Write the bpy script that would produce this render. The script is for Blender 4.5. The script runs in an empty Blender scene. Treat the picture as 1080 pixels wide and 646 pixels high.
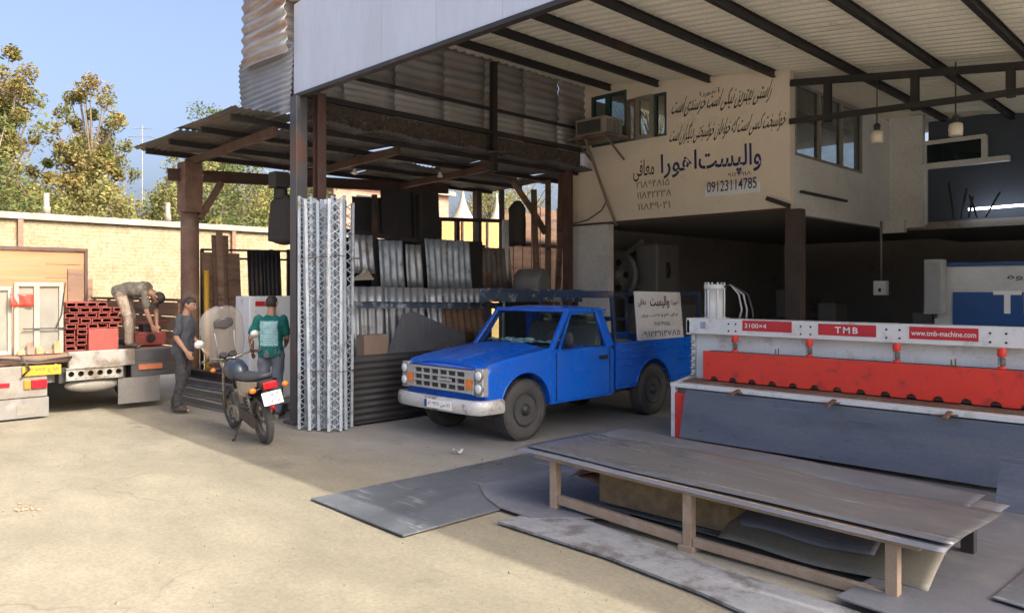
import bpy, bmesh, math, random
from mathutils import Vector, Matrix, Quaternion
R = math.radians
rnd = random.Random(7)
scene = bpy.context.scene
col = scene.collection
# ------------------------------------------------------------ camera, world, sun, exposure
CAMZ = 1.8
cam_d = bpy.data.cameras.new('camera'); cam = bpy.data.objects.new('camera', cam_d); col.objects.link(cam)
cam.location = (0, 0, CAMZ); cam.rotation_euler = (R(90), 0, R(45))
cam_d.sensor_width = 36; cam_d.lens = 36 * 800 / 1080; cam_d.shift_y = -18 / 1080
cam_d.clip_start = 0.05; cam_d.clip_end = 3000
scene.camera = cam
SUN = Vector((.68, .155, .62)).normalized()
w = bpy.data.worlds.new('World'); scene.world = w; w.use_nodes = True
nt = w.node_tree; nt.nodes.clear()
sky = nt.nodes.new('ShaderNodeTexSky'); sky.sky_type = 'NISHITA'; sky.sun_disc = False
sky.sun_elevation = math.asin(SUN.z); sky.sun_rotation = math.atan2(SUN.x, SUN.y)
sky.air_density = .65; sky.dust_density = 9; sky.ozone_density = 1.2; sky.altitude = 0
bg = nt.nodes.new('ShaderNodeBackground'); bg.inputs[1].default_value = 0.15
wo = nt.nodes.new('ShaderNodeOutputWorld')
nt.links.new(sky.outputs[0], bg.inputs[0]); nt.links.new(bg.outputs[0], wo.inputs[0])
sd = bpy.data.lights.new('sun', 'SUN'); sd.energy = 2.0; sd.angle = R(0.5); sd.color = (1, .94, .82)
so = bpy.data.objects.new('sun', sd); col.objects.link(so); so.location = (10, 3, 20)
so.rotation_euler = SUN.to_track_quat('Z', 'Y').to_euler()
scene.view_settings.view_transform = 'Standard'; scene.view_settings.look = 'None'
scene.view_settings.exposure = 1.66; scene.view_settings.gamma = 1; scene.view_settings.use_curve_mapping = False
scene.cycles.max_bounces = 12; scene.cycles.diffuse_bounces = 8; scene.cycles.transparent_max_bounces = 16

# ------------------------------------------------------------ helpers
def pt(u, v, X=None, Y=None, Z=None):
    """world point where the sight line of photograph pixel (u, v) meets a plane of the place"""
    a = (u - 540) / 800; r = Vector((.70711 * (a - 1), .70711 * (a + 1), (305 - v) / 800))
    if X is not None: t = X / r.x
    elif Y is not None: t = Y / r.y
    else: t = (Z - CAMZ) / r.z
    return Vector((r.x * t, r.y * t, CAMZ + r.z * t))

MWOF = {}
def setp(o, label=None, cat=None, group=None, kind=None):
    if label: o['label'] = label
    if cat: o['category'] = cat
    if group: o['group'] = group
    if kind: o['kind'] = kind
    return o
def thing(name, label, cat, loc=(0, 0, 0), rotz=0, group=None):
    o = bpy.data.objects.new(name, None); col.objects.link(o)
    o.location = loc; o.rotation_euler = (0, 0, rotz); o.empty_display_size = .2
    MWOF[o] = Matrix.Translation(loc) @ Matrix.Rotation(rotz, 4, 'Z')
    return setp(o, label, cat, group)
def kids(o): return [c for c in bpy.data.objects if c.parent == o]
def copy_tree(o, loc=None, rotz=None, label=None, parent=None, KM=None):
    if KM is None:
        KM = {}
        for c in bpy.data.objects:
            if c.parent: KM.setdefault(c.parent, []).append(c)
    c = o.copy(); col.objects.link(c)
    if parent: c.parent = parent
    if loc is not None: c.location = loc
    if rotz is not None: c.rotation_euler = (0, 0, rotz)
    if label: c['label'] = label
    for k in KM.get(o, []): copy_tree(k, parent=c, KM=KM)
    return c

def frame_of(d, up=Vector((0, 0, 1))):
    d = Vector(d).normalized()
    if abs(d.dot(up)) > .98: up = Vector((1, 0, 0)) if abs(d.x) < .9 else Vector((0, 1, 0))
    s = d.cross(up).normalized(); u = s.cross(d).normalized()
    return d, s, u
class MB:
    def __init__(s): s.v = []; s.f = []; s.m = []; s.sm = []
    def add(s, vs, fs, m=0, smooth=False):
        b = len(s.v); s.v += [Vector(p) for p in vs]
        for f in fs: s.f.append([b + i for i in f]); s.m.append(m); s.sm.append(smooth)
        return s
    def box(s, x0, x1, y0, y1, z0, z1, m=0):
        if x0 > x1: x0, x1 = x1, x0
        if y0 > y1: y0, y1 = y1, y0
        if z0 > z1: z0, z1 = z1, z0
        return s.add([(x0,y0,z0),(x1,y0,z0),(x1,y1,z0),(x0,y1,z0),(x0,y0,z1),(x1,y0,z1),(x1,y1,z1),(x0,y1,z1)],
                     [(0,3,2,1),(4,5,6,7),(0,1,5,4),(1,2,6,5),(2,3,7,6),(3,0,4,7)], m)
    def hexa(s, p, m=0):   # 8 points, bottom ring then top ring
        return s.add(p, [(0,3,2,1),(4,5,6,7),(0,1,5,4),(1,2,6,5),(2,3,7,6),(3,0,4,7)], m)
    def bar(s, p, q, w=.05, h=None, up=(0,0,1), m=0, w2=None, h2=None):
        p = Vector(p); q = Vector(q); h = h or w; w2 = w2 or w; h2 = h2 or h
        d, a, u = frame_of(q - p, Vector(up))
        vs = []
        for c, ww, hh in ((p, w, h), (q, w2, h2)):
            for i, j in ((-1,-1),(1,-1),(1,1),(-1,1)): vs.append(c + a * i * ww / 2 + u * j * hh / 2)
        return s.add(vs, [(0,1,2,3),(7,6,5,4),(0,4,5,1),(1,5,6,2),(2,6,7,3),(3,7,4,0)], m)
    def ibeam(s, p, q, w=.1, h=.16, t=.012, up=(0,0,1), m=0):
        p = Vector(p); q = Vector(q); d, a, u = frame_of(q - p, Vector(up))
        for k in (-1, 1): s.bar(p + u*k*(h/2 - t/2), q + u*k*(h/2 - t/2), w, t, up, m)
        s.bar(p, q, t, h - 2*t - .001, up, m); return s
    def tube(s, pts, r, n=8, m=0, caps=True, closed=False):
        pts = [Vector(p) for p in pts]; L = len(pts); b = len(s.v)
        rs = r if isinstance(r, (list, tuple)) else [r] * L
        prev = None
        for i, p in enumerate(pts):
            if closed: d = pts[(i+1) % L] - pts[i-1]
            else: d = pts[min(i+1, L-1)] - pts[max(i-1, 0)]
            d.normalize()
            if prev is None: _, a, u = frame_of(d)
            else:
                a = prev - d * prev.dot(d)
                if a.length < 1e-6: _, a, u = frame_of(d)
                a.normalize(); u = a.cross(d).normalized()
            u = a.cross(d).normalized(); prev = a
            for k in range(n):
                t = 2 * math.pi * k / n; s.v.append(p + (a * math.cos(t) + u * math.sin(t)) * rs[i])
        for i in range(L if closed else L - 1):
            j = (i + 1) % L
            for k in range(n):
                s.f.append([b+i*n+k, b+i*n+(k+1)%n, b+j*n+(k+1)%n, b+j*n+k]); s.m.append(m); s.sm.append(n > 5)
        if caps and not closed:
            s.f.append([b+k for k in range(n)][::-1]); s.m.append(m); s.sm.append(False)
            s.f.append([b+(L-1)*n+k for k in range(n)]); s.m.append(m); s.sm.append(False)
        return s
    def lathe(s, prof, o=(0,0,0), axis=(0,0,1), n=24, m=0, smooth=True):   # prof: (r, h)
        o = Vector(o); d, a, u = frame_of(Vector(axis)); b = len(s.v)
        for r, h in prof:
            for k in range(n):
                t = 2*math.pi*k/n; s.v.append(o + d*h + (a*math.cos(t) + u*math.sin(t)) * max(r, 1e-4))
        for i in range(len(prof)-1):
            for k in range(n):
                s.f.append([b+i*n+k, b+i*n+(k+1)%n, b+(i+1)*n+(k+1)%n, b+(i+1)*n+k]); s.m.append(m); s.sm.append(smooth)
        s.f.append([b+k for k in range(n)][::-1]); s.m.append(m); s.sm.append(False)
        s.f.append([b+(len(prof)-1)*n+k for k in range(n)]); s.m.append(m); s.sm.append(False)
        return s
    def prism(s, poly, o, ax, ay, az, depth, m=0):  # polygon in (ax, ay), extruded along az
        o = Vector(o); ax = Vector(ax); ay = Vector(ay); az = Vector(az); n = len(poly)
        vs = [o + ax*x + ay*y for x, y in poly] + [o + ax*x + ay*y + az*depth for x, y in poly]
        fs = [list(range(n))[::-1], [n+i for i in range(n)]] + [[i, (i+1)%n, n+(i+1)%n, n+i] for i in range(n)]
        return s.add(vs, fs, m)
    def sheet(s, o, du, dv, nu, nv, fn, th=.002, m=0, smooth=True):
        """sheet with real thickness: point = o + du*i + dv*j + n*fn(i,j)"""
        o = Vector(o); du = Vector(du); dv = Vector(dv); nn = du.cross(dv).normalized(); b = len(s.v)
        for side in (0, 1):
            for j in range(nv+1):
                for i in range(nu+1):
                    r = fn(i/nu, j/nv)
                    if isinstance(r, tuple): dx, dy, dz = r
                    else: dx, dy, dz = 0, 0, r
                    s.v.append(o + du*(i/nu+dx) + dv*(j/nv+dy) + nn*(dz - th*side))
        W = nu+1; S = W*(nv+1)
        def q(l): s.f.append([b+k for k in l]); s.m.append(m); s.sm.append(smooth)
        for j in range(nv):
            for i in range(nu):
                a = j*W+i; q([a, a+1, a+W+1, a+W]); q([S+a, S+a+W, S+a+W+1, S+a+1])
        for i in range(nu): q([i+1, i, S+i, S+i+1]); a = nv*W+i; q([a, a+1, S+a+1, S+a])
        for j in range(nv): a = j*W; q([a, a+W, S+a+W, S+a]); a = j*W+nu; q([a+W, a, S+a, S+a+W])
        return s
    def corr(s, o, du, dv, pitch=.076, amp=.009, th=.0025, m=0, warp=0, seed=0, nv=4, rag=0, per=5):
        """corrugated sheet, waves across du, ridges along dv"""
        rr = random.Random(seed); L = Vector(du).length; nu = max(6, int(L/pitch*per)); p1 = rr.random()*6; p2 = rr.random()*6
        rg = [rr.uniform(-rag, rag) for _ in range(nu+1)] if rag else None
        def fn(a, b_):
            z = amp*math.sin(a*L/pitch*2*math.pi) + warp*(math.sin(a*5+p1)*math.sin(b_*4+p2))
            if rg: return (0, (rg[int(a*nu)] if b_ > .99 else 0), z)
            return z
        return s.sheet(o, du, dv, nu, nv, fn, th, m)
    def ball(s, c, r, m=0, n=12, sc=(1,1,1)):
        c = Vector(c); b = len(s.v); k = n//2
        for i in range(1, k):
            ph = math.pi*i/k
            for j in range(n):
                t = 2*math.pi*j/n; s.v.append(c + Vector((r*sc[0]*math.sin(ph)*math.cos(t), r*sc[1]*math.sin(ph)*math.sin(t), r*sc[2]*math.cos(ph))))
        top = len(s.v); s.v.append(c + Vector((0,0,r*sc[2]))); s.v.append(c - Vector((0,0,r*sc[2])))
        def q(l): s.f.append(l); s.m.append(m); s.sm.append(True)
        for i in range(k-2):
            for j in range(n): q([b+i*n+j, b+(i+1)*n+j, b+(i+1)*n+(j+1)%n, b+i*n+(j+1)%n])
        for j in range(n): q([top, b+j, b+(j+1)%n]); q([top+1, b+(k-2)*n+(j+1)%n, b+(k-2)*n+j])
        return s
    def build(s, name, mats, parent=None, loc=(0,0,0), local=False, bevel=0, seg=2, label=None, cat=None, group=None, kind=None, rotz=0):
        """vertices are in world coordinates unless local=True"""
        if not isinstance(mats, (list, tuple)): mats = [mats]
        if parent is not None: MW = MWOF[parent]
        else: MW = Matrix.Translation(loc) @ Matrix.Rotation(rotz, 4, 'Z')
        vs = s.v if local else [MW.inverted() @ p for p in s.v]
        me = bpy.data.meshes.new(name); me.from_pydata([tuple(p) for p in vs], [], s.f)
        for i, p in enumerate(me.polygons): p.material_index = s.m[i]; p.use_smooth = s.sm[i]
        for mm in mats: me.materials.append(mm)
        bm = bmesh.new(); bm.from_mesh(me)
        bmesh.ops.recalc_face_normals(bm, faces=bm.faces)
        if bevel:
            es = [e for e in bm.edges if len(e.link_faces) == 2 and e.calc_face_angle(0) > R(35)]
            bmesh.ops.bevel(bm, geom=es, offset=bevel, segments=seg, profile=.6, affect='EDGES', clamp_overlap=True)
        bm.to_mesh(me); bm.free()
        o = bpy.data.objects.new(name, me); col.objects.link(o)
        if parent is not None: o.parent = parent; MWOF[o] = MW
        else: o.location = loc; o.rotation_euler = (0,0,rotz); MWOF[o] = MW
        return setp(o, label, cat, group, kind)

# ------------------------------------------------------------ materials
def srgb(h):
    h = h.lstrip('#'); return tuple(((int(h[i:i+2],16)/255)/12.92 if int(h[i:i+2],16)/255 <= .04045 else ((int(h[i:i+2],16)/255+.055)/1.055)**2.4) for i in (0,2,4))
def N(t, k, **kw):
    n = t.nodes.new(k)
    for a, b in kw.items(): setattr(n, a, b)
    return n
def M(name, c, c2=None, rough=.6, metal=0., scale=3., amt=.5, bump=.15, bscale=60., stain=None, samt=.4, sscale=1.2, fine=.12, stretch=(1,1,1), spec=.5, coat=0, rvar=.15, dirt=None, sharp=.12, scr=0, scrc=(.42,.43,.45), scrs=(2.2,45,1)):
    m = bpy.data.materials.new(name); m.use_nodes = True; t = m.node_tree; t.nodes.clear()
    out = N(t, 'ShaderNodeOutputMaterial'); b = N(t, 'ShaderNodeBsdfPrincipled'); t.links.new(b.outputs[0], out.inputs[0])
    tc = N(t, 'ShaderNodeTexCoord'); mp = N(t, 'ShaderNodeMapping'); mp.inputs['Scale'].default_value = stretch
    oi = N(t, 'ShaderNodeObjectInfo'); vm = N(t, 'ShaderNodeVectorMath', operation='SCALE'); vm.inputs[0].default_value = (17, 9, 13)
    t.links.new(oi.outputs['Random'], vm.inputs['Scale']); t.links.new(vm.outputs[0], mp.inputs['Location'])
    t.links.new(tc.outputs['Object'], mp.inputs['Vector'])
    def noise(sc, det=6, ro=.6, src=mp):
        n = N(t, 'ShaderNodeTexNoise'); n.inputs['Scale'].default_value = sc; n.inputs['Detail'].default_value = det; n.inputs['Roughness'].default_value = ro
        t.links.new(src.outputs[0], n.inputs['Vector']); return n
    def mix(a, bb, fac, blend='MIX'):
        x = N(t, 'ShaderNodeMix', data_type='RGBA', blend_type=blend)
        for s_, val in ((0, fac), (6, a), (7, bb)):
            if hasattr(val, 'is_output'): t.links.new(val, x.inputs[s_])
            elif isinstance(val, (int, float)): x.inputs[s_].default_value = val
            else: x.inputs[s_].default_value = (*val[:3], 1)
        return x.outputs[2]
    def ramp(src, lo, hi, v0=0., v1=1.):
        x = N(t, 'ShaderNodeMapRange'); x.inputs[1].default_value = lo; x.inputs[2].default_value = hi; x.inputs[3].default_value = v0; x.inputs[4].default_value = v1
        t.links.new(src, x.inputs[0]); return x.outputs[0]
    n1 = noise(scale)
    cc = c
    if c2: cc = mix(c, c2, ramp(n1.outputs[0], .5-.2, .5+.2, 0, min(1, amt*1.6)))
    if stain:
        n2 = noise(sscale, 8, .68); lo = .62 - samt*.3
        cc = mix(cc, stain, ramp(n2.outputs[0], lo, lo + sharp, 0, .85))
    n3 = noise(bscale, 3)
    if scr:   # long thin scratches and scale marks
        ms = N(t, 'ShaderNodeMapping'); ms.inputs['Scale'].default_value = scrs; ms.inputs['Rotation'].default_value = (0,0,.12); t.links.new(mp.outputs[0], ms.inputs[0])
        ns = noise(1.0, 4, .55, ms); nm = noise(1.7, 4, .6)
        mm_ = N(t, 'ShaderNodeMath', operation='MULTIPLY'); t.links.new(ramp(ns.outputs[0], .60, .66, 0, scr), mm_.inputs[0]); t.links.new(ramp(nm.outputs[0], .42, .62), mm_.inputs[1])
        cc = mix(cc, scrc, mm_.outputs[0])
        nk = noise(7, 5, .7); cc = mix(cc, tuple(x*.35 for x in c), ramp(nk.outputs[0], .63, .70, 0, .6))
    hv = N(t, 'ShaderNodeHueSaturation'); hv.inputs['Value'].default_value = 1
    t.links.new(ramp(n3.outputs[0], .3, .7, 1-fine, 1+fine), hv.inputs['Value'])
    if hasattr(cc, 'is_output'): t.links.new(cc, hv.inputs['Color'])
    else: hv.inputs['Color'].default_value = (*cc, 1)
    t.links.new(hv.outputs[0], b.inputs['Base Color'])
    t.links.new(ramp(n1.outputs[0], .3, .7, max(.03, rough-rvar), min(1, rough+rvar)), b.inputs['Roughness'])
    b.inputs['Metallic'].default_value = metal; b.inputs['Specular IOR Level'].default_value = spec
    b.inputs['Coat Weight'].default_value = coat
    if bump:
        bp = N(t, 'ShaderNodeBump'); bp.inputs['Strength'].default_value = bump; bp.inputs['Distance'].default_value = .01
        t.links.new(n3.outputs[0], bp.inputs['Height']); t.links.new(bp.outputs[0], b.inputs['Normal'])
    m['_'] = 1
    return m
def bsdf(m): return next(n for n in m.node_tree.nodes if n.type == 'BSDF_PRINCIPLED')
def glass(name, tint=(.8,.85,.85), opac=.25, dark=(.02,.025,.03)):
    m = bpy.data.materials.new(name); m.use_nodes = True; t = m.node_tree; t.nodes.clear()
    out = N(t, 'ShaderNodeOutputMaterial'); tr = N(t, 'ShaderNodeBsdfTransparent'); tr.inputs[0].default_value = (*tint, 1)
    gl = N(t, 'ShaderNodeBsdfGlossy'); gl.inputs['Roughness'].default_value = .03
    df = N(t, 'ShaderNodeBsdfDiffuse'); df.inputs[0].default_value = (*dark, 1)
    tc = N(t, 'ShaderNodeTexCoord'); nz = N(t, 'ShaderNodeTexNoise'); nz.inputs['Scale'].default_value = 4; nz.inputs['Detail'].default_value = 6
    t.links.new(tc.outputs['Object'], nz.inputs['Vector'])
    mr = N(t, 'ShaderNodeMapRange'); mr.inputs[3].default_value = opac*.6; mr.inputs[4].default_value = min(1, opac*1.4); t.links.new(nz.outputs[0], mr.inputs[0])
    m1 = N(t, 'ShaderNodeMixShader'); t.links.new(mr.outputs[0], m1.inputs[0]); t.links.new(tr.outputs[0], m1.inputs[1]); t.links.new(df.outputs[0], m1.inputs[2])
    fr = N(t, 'ShaderNodeFresnel'); fr.inputs[0].default_value = 1.5
    ge = N(t, 'ShaderNodeNewGeometry'); mb = N(t, 'ShaderNodeMath', operation='MULTIPLY_ADD'); mb.inputs[1].default_value = -1; mb.inputs[2].default_value = 1; t.links.new(ge.outputs['Backfacing'], mb.inputs[0])
    mf = N(t, 'ShaderNodeMath', operation='MULTIPLY'); t.links.new(mb.outputs[0], mf.inputs[0]); t.links.new(fr.outputs[0], mf.inputs[1])
    m2 = N(t, 'ShaderNodeMixShader'); t.links.new(mf.outputs[0], m2.inputs[0]); t.links.new(m1.outputs[0], m2.inputs[1]); t.links.new(gl.outputs[0], m2.inputs[2])
    t.links.new(m2.outputs[0], out.inputs[0]); return m
def emit(name, c, s):
    m = bpy.data.materials.new(name); m.use_nodes = True; t = m.node_tree; t.nodes.clear()
    out = N(t, 'ShaderNodeOutputMaterial'); e = N(t, 'ShaderNodeEmission'); e.inputs[0].default_value = (*c,1); e.inputs[1].default_value = s
    t.links.new(e.outputs[0], out.inputs[0]); return m

rust = (.16,.065,.03); rustd = (.07,.035,.02)
m_galv = M('galvanised_sheet', (.46,.49,.52), (.32,.35,.38), .42, .55, 4, .6, .1, 80, stain=(.2,.15,.11), samt=.15, sscale=2)
m_galvl = M('bright_galvanised', (.47,.53,.60), (.33,.38,.43), .45, .35, 6, .7, .15, 90, stain=(.22,.19,.17), samt=.2, sscale=6)
m_oldroof = M('weathered_roof_sheet', (.27,.23,.20), (.15,.13,.12), .7, .15, 2.2, .7, .2, 70, stain=rust, samt=.3, sscale=1.3)
m_rustsheet = M('rust_streaked_sheet', (.42,.45,.47), (.28,.29,.30), .55, .3, 2.5, .6, .2, 70, stain=(.27,.13,.07), samt=.62, sscale=1.1, stretch=(.5,.5,5), sharp=.2)
m_roof = M('cream_roof_lining', (.84,.80,.69), (.75,.71,.61), .6, 0, .8, .5, .1, 50, stain=(.36,.29,.22), samt=.12, sscale=.9, sharp=.25)
m_fascia = M('fascia_panel', (.52,.57,.68), (.43,.48,.59), .5, .1, .7, .7, .03, 12, stain=(.40,.40,.46), samt=.15, sscale=.8, stretch=(1.6,1,.3), sharp=.3, fine=.03)
m_darksteel = M('dark_painted_steel', (.026,.026,.030), (.045,.038,.036), .6, .2, 3, .6, .15, 90, stain=rust, samt=.15)
m_poststeel = M('grey_post_steel', (.065,.065,.073), (.10,.097,.10), .55, .3, 3, .6, .15, 90, stain=rust, samt=.25)
m_redsteel = M('red_oxide_steel', (.12,.06,.048), (.075,.042,.036), .7, .1, 3, .6, .2, 80, stain=(.08,.06,.05), samt=.4)
m_rust = M('rusty_steel', (.22,.12,.08), (.12,.075,.055), .8, .1, 4, .6, .3, 90, stain=(.30,.20,.14), samt=.3, sscale=2)
m_plaster = M('cream_plaster', (.85,.77,.67), (.80,.71,.61), .85, 0, 1.2, .5, .25, 35, stain=(.45,.35,.26), samt=.12, sscale=1.0, sharp=.25, fine=.05)
m_white = M('white_wall_paint', (.74,.74,.73), (.66,.66,.65), .8, 0, 1.2, .6, .2, 30, stain=(.38,.36,.33), samt=.25, sscale=.8, sharp=.3)
m_whitep = M('machine_white', (.78,.80,.81), (.70,.72,.73), .4, 0, 3, .4, .05, 60, stain=(.36,.33,.29), samt=.26, sscale=4, fine=.06, sharp=.2)
m_red = M('machine_red', (.80,.05,.03), (.72,.045,.03), .45, 0, 3, .5, .05, 60, stain=(.30,.05,.04), samt=.2, sscale=6, fine=.06)
m_redlab = M('red_label', (.55,.02,.035), None, .4, 0, bump=0, fine=.03)
m_whitetxt = M('white_lettering', (.8,.8,.8), None, .5, bump=0, fine=.03)
m_blacktxt = M('black_lettering', (.04,.033,.03), (.13,.10,.08), .85, 0, 14, .7, 0, stain=(.40,.33,.27), samt=.12, sscale=16)
m_bluetxt = M('blue_lettering', (.02,.03,.14), (.06,.07,.20), .75, 0, 14, .7, 0, stain=(.35,.31,.30), samt=.08, sscale=14)
m_greentxt = M('faded_green_lettering', (.16,.19,.12), (.30,.27,.19), .8, 0, 25, .8, 0)
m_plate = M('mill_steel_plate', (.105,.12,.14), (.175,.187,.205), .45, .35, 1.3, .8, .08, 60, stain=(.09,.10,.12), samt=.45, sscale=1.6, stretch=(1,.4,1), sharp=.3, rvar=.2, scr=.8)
m_plate2 = M('dull_grey_plate', (.20,.21,.235), (.14,.145,.17), .5, .35, 2, .7, .1, 60, stain=(.28,.27,.26), samt=.3, sscale=1.6, sharp=.2, scr=.5)
m_plate3 = M('worn_scratched_plate', (.30,.31,.33), (.20,.21,.22), .6, .3, 5, .7, .25, 70, stain=(.12,.11,.11), samt=.4, sscale=4, sharp=.1, scr=.6)
m_benchtop = M('bench_sheet_steel', (.125,.13,.145), (.165,.163,.165), .33, .4, 1.5, .8, .06, 50, stain=(.215,.195,.18), samt=.3, sscale=.9, stretch=(.45,1.6,1), sharp=.35, rvar=.16, scr=.6, scrs=(3,30,1))
m_benchwood = M('rusty_bench_frame', (.33,.25,.18), (.24,.18,.13), .8, .05, 4, .6, .25, 90, stain=(.36,.27,.21), samt=.35, sscale=3)
m_blue = M('truck_blue', (.004,.125,.66), (.004,.105,.57), .32, 0, 1.5, .5, .0, 60, stain=(.07,.13,.30), samt=.30, sscale=3.5, fine=.06, sharp=.3, coat=.25, scr=.25, scrc=(.16,.26,.5), scrs=(3,3,22))
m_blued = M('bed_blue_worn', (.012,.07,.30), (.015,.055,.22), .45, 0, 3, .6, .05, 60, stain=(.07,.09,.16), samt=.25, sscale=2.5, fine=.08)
m_bluerack = M('rack_blue_dark', (.015,.03,.07), (.03,.05,.10), .6, .1, 5, .7, .1, 60, stain=(.16,.12,.1), samt=.3, sscale=4)
m_bluebeam = M('chipped_blue_beam', (.04,.07,.12), (.08,.11,.15), .6, .1, 5, .7, .2, 60, stain=(.42,.45,.48), samt=.34, sscale=5, sharp=.08)
m_rubber = M('dusty_tyre_rubber', (.045,.045,.046), (.085,.083,.08), .85, 0, 5, .7, .25, 90)
m_rim = M('steel_rim', (.03,.032,.038), (.06,.06,.062), .5, .3, 6, .6, .05, 60)
m_chrome = M('worn_chrome', (.50,.51,.52), (.36,.36,.36), .3, .7, 6, .6, .05, 50, stain=(.3,.22,.16), samt=.22, sscale=5)
m_bumper = M('silver_bumper_paint', (.60,.60,.59), (.48,.48,.48), .45, .3, 5, .6, .05, 50, stain=(.26,.2,.16), samt=.32, sscale=5, sharp=.08)
m_silver = M('silver_plastic', (.48,.49,.50), (.38,.39,.40), .4, .4, 6, .6, .0, 50)
m_black = M('black_plastic', (.018,.018,.02), (.035,.034,.034), .5, 0, 6, .6, .05, 60)
m_orange = M('orange_lens', (.75,.20,.02), (.6,.15,.02), .25, 0, 8, .5, 0)
m_redlens = M('red_lens', (.55,.01,.02), (.45,.01,.02), .2, 0, 8, .5, 0)
m_lens = M('headlight_lens', (.75,.78,.8), (.6,.63,.66), .12, .3, 12, .5, 0, coat=.5)
m_numplate = M('plate_white', (.78,.78,.76), None, .5, bump=0, fine=.05)
m_yplate = M('plate_yellow', (.50,.27,.015), (.42,.23,.015), .5, 0, 5, .5, 0)
m_wood = M('sunny_planks', (.33,.20,.10), (.26,.15,.07), .75, 0, 2, .7, .2, 60, stain=(.30,.17,.08), samt=.3, sscale=1.5, stretch=(.3,.3,6), sharp=.25)
m_woodd = M('brown_boards', (.17,.10,.065), (.24,.15,.10), .8, 0, 3, .7, .2, 60, stain=(.08,.05,.04), samt=.3, sscale=2, stretch=(.5,.5,4))
m_redtube = M('red_primer_tube', (.27,.055,.042), (.21,.045,.035), .6, 0, 6, .5, .1, 60)
m_lorrygrey = M('lorry_grey_paint', (.30,.29,.26), (.23,.215,.19), .6, 0, 4, .6, .1, 60, stain=(.13,.09,.06), samt=.5, sscale=3)
m_flap = M('mudflap_rubber', (.15,.14,.13), (.21,.20,.18), .85, 0, 3, .6, .1, 60, stain=(.30,.27,.23), samt=.3)
m_lorrywhite = M('lorry_white', (.22,.205,.18), (.17,.155,.13), .6, 0, 4, .6, .1, 60, stain=(.13,.095,.065), samt=.45, sscale=3, sharp=.3)
m_alu = M('white_aluminium_frame', (.32,.30,.26), (.25,.235,.20), .45, .1, 6, .5, 0, stain=(.38,.28,.2), samt=.2)
m_glass = glass('window_glass'); m_glassd = glass('dark_window_glass', (.55,.62,.62), .35, (.03,.05,.05))
m_cglass = glass('windscreen_glass', (.86,.93,.93), .06, (.03,.035,.04))
m_frost = glass('frosted_pane', (.85,.84,.78), .6, (.30,.29,.25))
m_seatf = M('seat_fabric', (.10,.095,.09), (.15,.14,.13), .9, 0, 6, .5, .2)
m_cloth = M('dash_cloth', (.42,.62,.62), (.55,.66,.64), .8, 0, 10, .6, .2)
m_conc = M('concrete_kerb', (.40,.36,.30), (.30,.27,.23), .9, 0, 2, .6, .4, 50)
m_dark = M('dark_workshop_wall', (.22,.205,.195), (.30,.27,.245), .9, 0, 1.2, .7, .2, 30, stain=(.14,.12,.11), samt=.15)  # dark grey tone, mottled at random
m_greyp = M('machine_grey', (.30,.31,.31), (.24,.25,.25), .5, 0, 3, .5, .05)
m_bluep = M('machine_blue', (.012,.075,.25), (.012,.06,.2), .45, 0, 3, .5, .05)
m_iron = M('dark_cast_iron', (.19,.19,.19), (.26,.25,.23), .6, .3, 5, .6, .2, 60)
m_skin = M('skin', (.36,.20,.13), (.30,.16,.10), .55, 0, 14, .5, .1, 120, fine=.04)
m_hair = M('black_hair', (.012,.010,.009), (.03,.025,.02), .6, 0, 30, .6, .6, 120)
m_eye = M('eye_white', (.38,.34,.30), None, .3, bump=0, fine=.02); m_pupil = M('eye_pupil', (.012,.008,.006), None, .2, bump=0, fine=.02)
m_lip = M('lips', (.30,.12,.09), None, .5, bump=0, fine=.03)

m_canopy = M('dark_grey_canopy_sheet', (.15,.145,.145), (.09,.085,.085), .75, .1, 1.6, .7, .2, 60, stain=(.17,.11,.075), samt=.25, sscale=1.3)  # dark grey with random brownish patches
m_clad = M('old_grey_cladding', (.34,.325,.32), (.22,.205,.20), .65, .15, 1.4, .7, .15, 60, stain=(.24,.14,.09), samt=.35, sscale=1.2, stretch=(1,.35,2.5), sharp=.2)
m_clad2 = M('lapped_grey_cladding', (.46,.45,.44), (.34,.33,.32), .55, .2, 1.4, .7, .15, 60, stain=(.22,.16,.12), samt=.2, sscale=1.2, stretch=(1,.35,2.5), sharp=.2)
m_plated = M('dark_mill_plate', (.10,.112,.14), (.17,.18,.205), .42, .35, 1.6, .8, .08, 60, stain=(.06,.055,.06), samt=.3, sscale=1.2, stretch=(.5,1,2.2), sharp=.3, rvar=.2, scr=.4, scrc=(.25,.26,.3), scrs=(1.5,1,25))
m_endgrey = M('shaded_grey_sheet', (.25,.27,.31), (.19,.20,.23), .6, .1, 2, .6, .1, 60)
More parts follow.
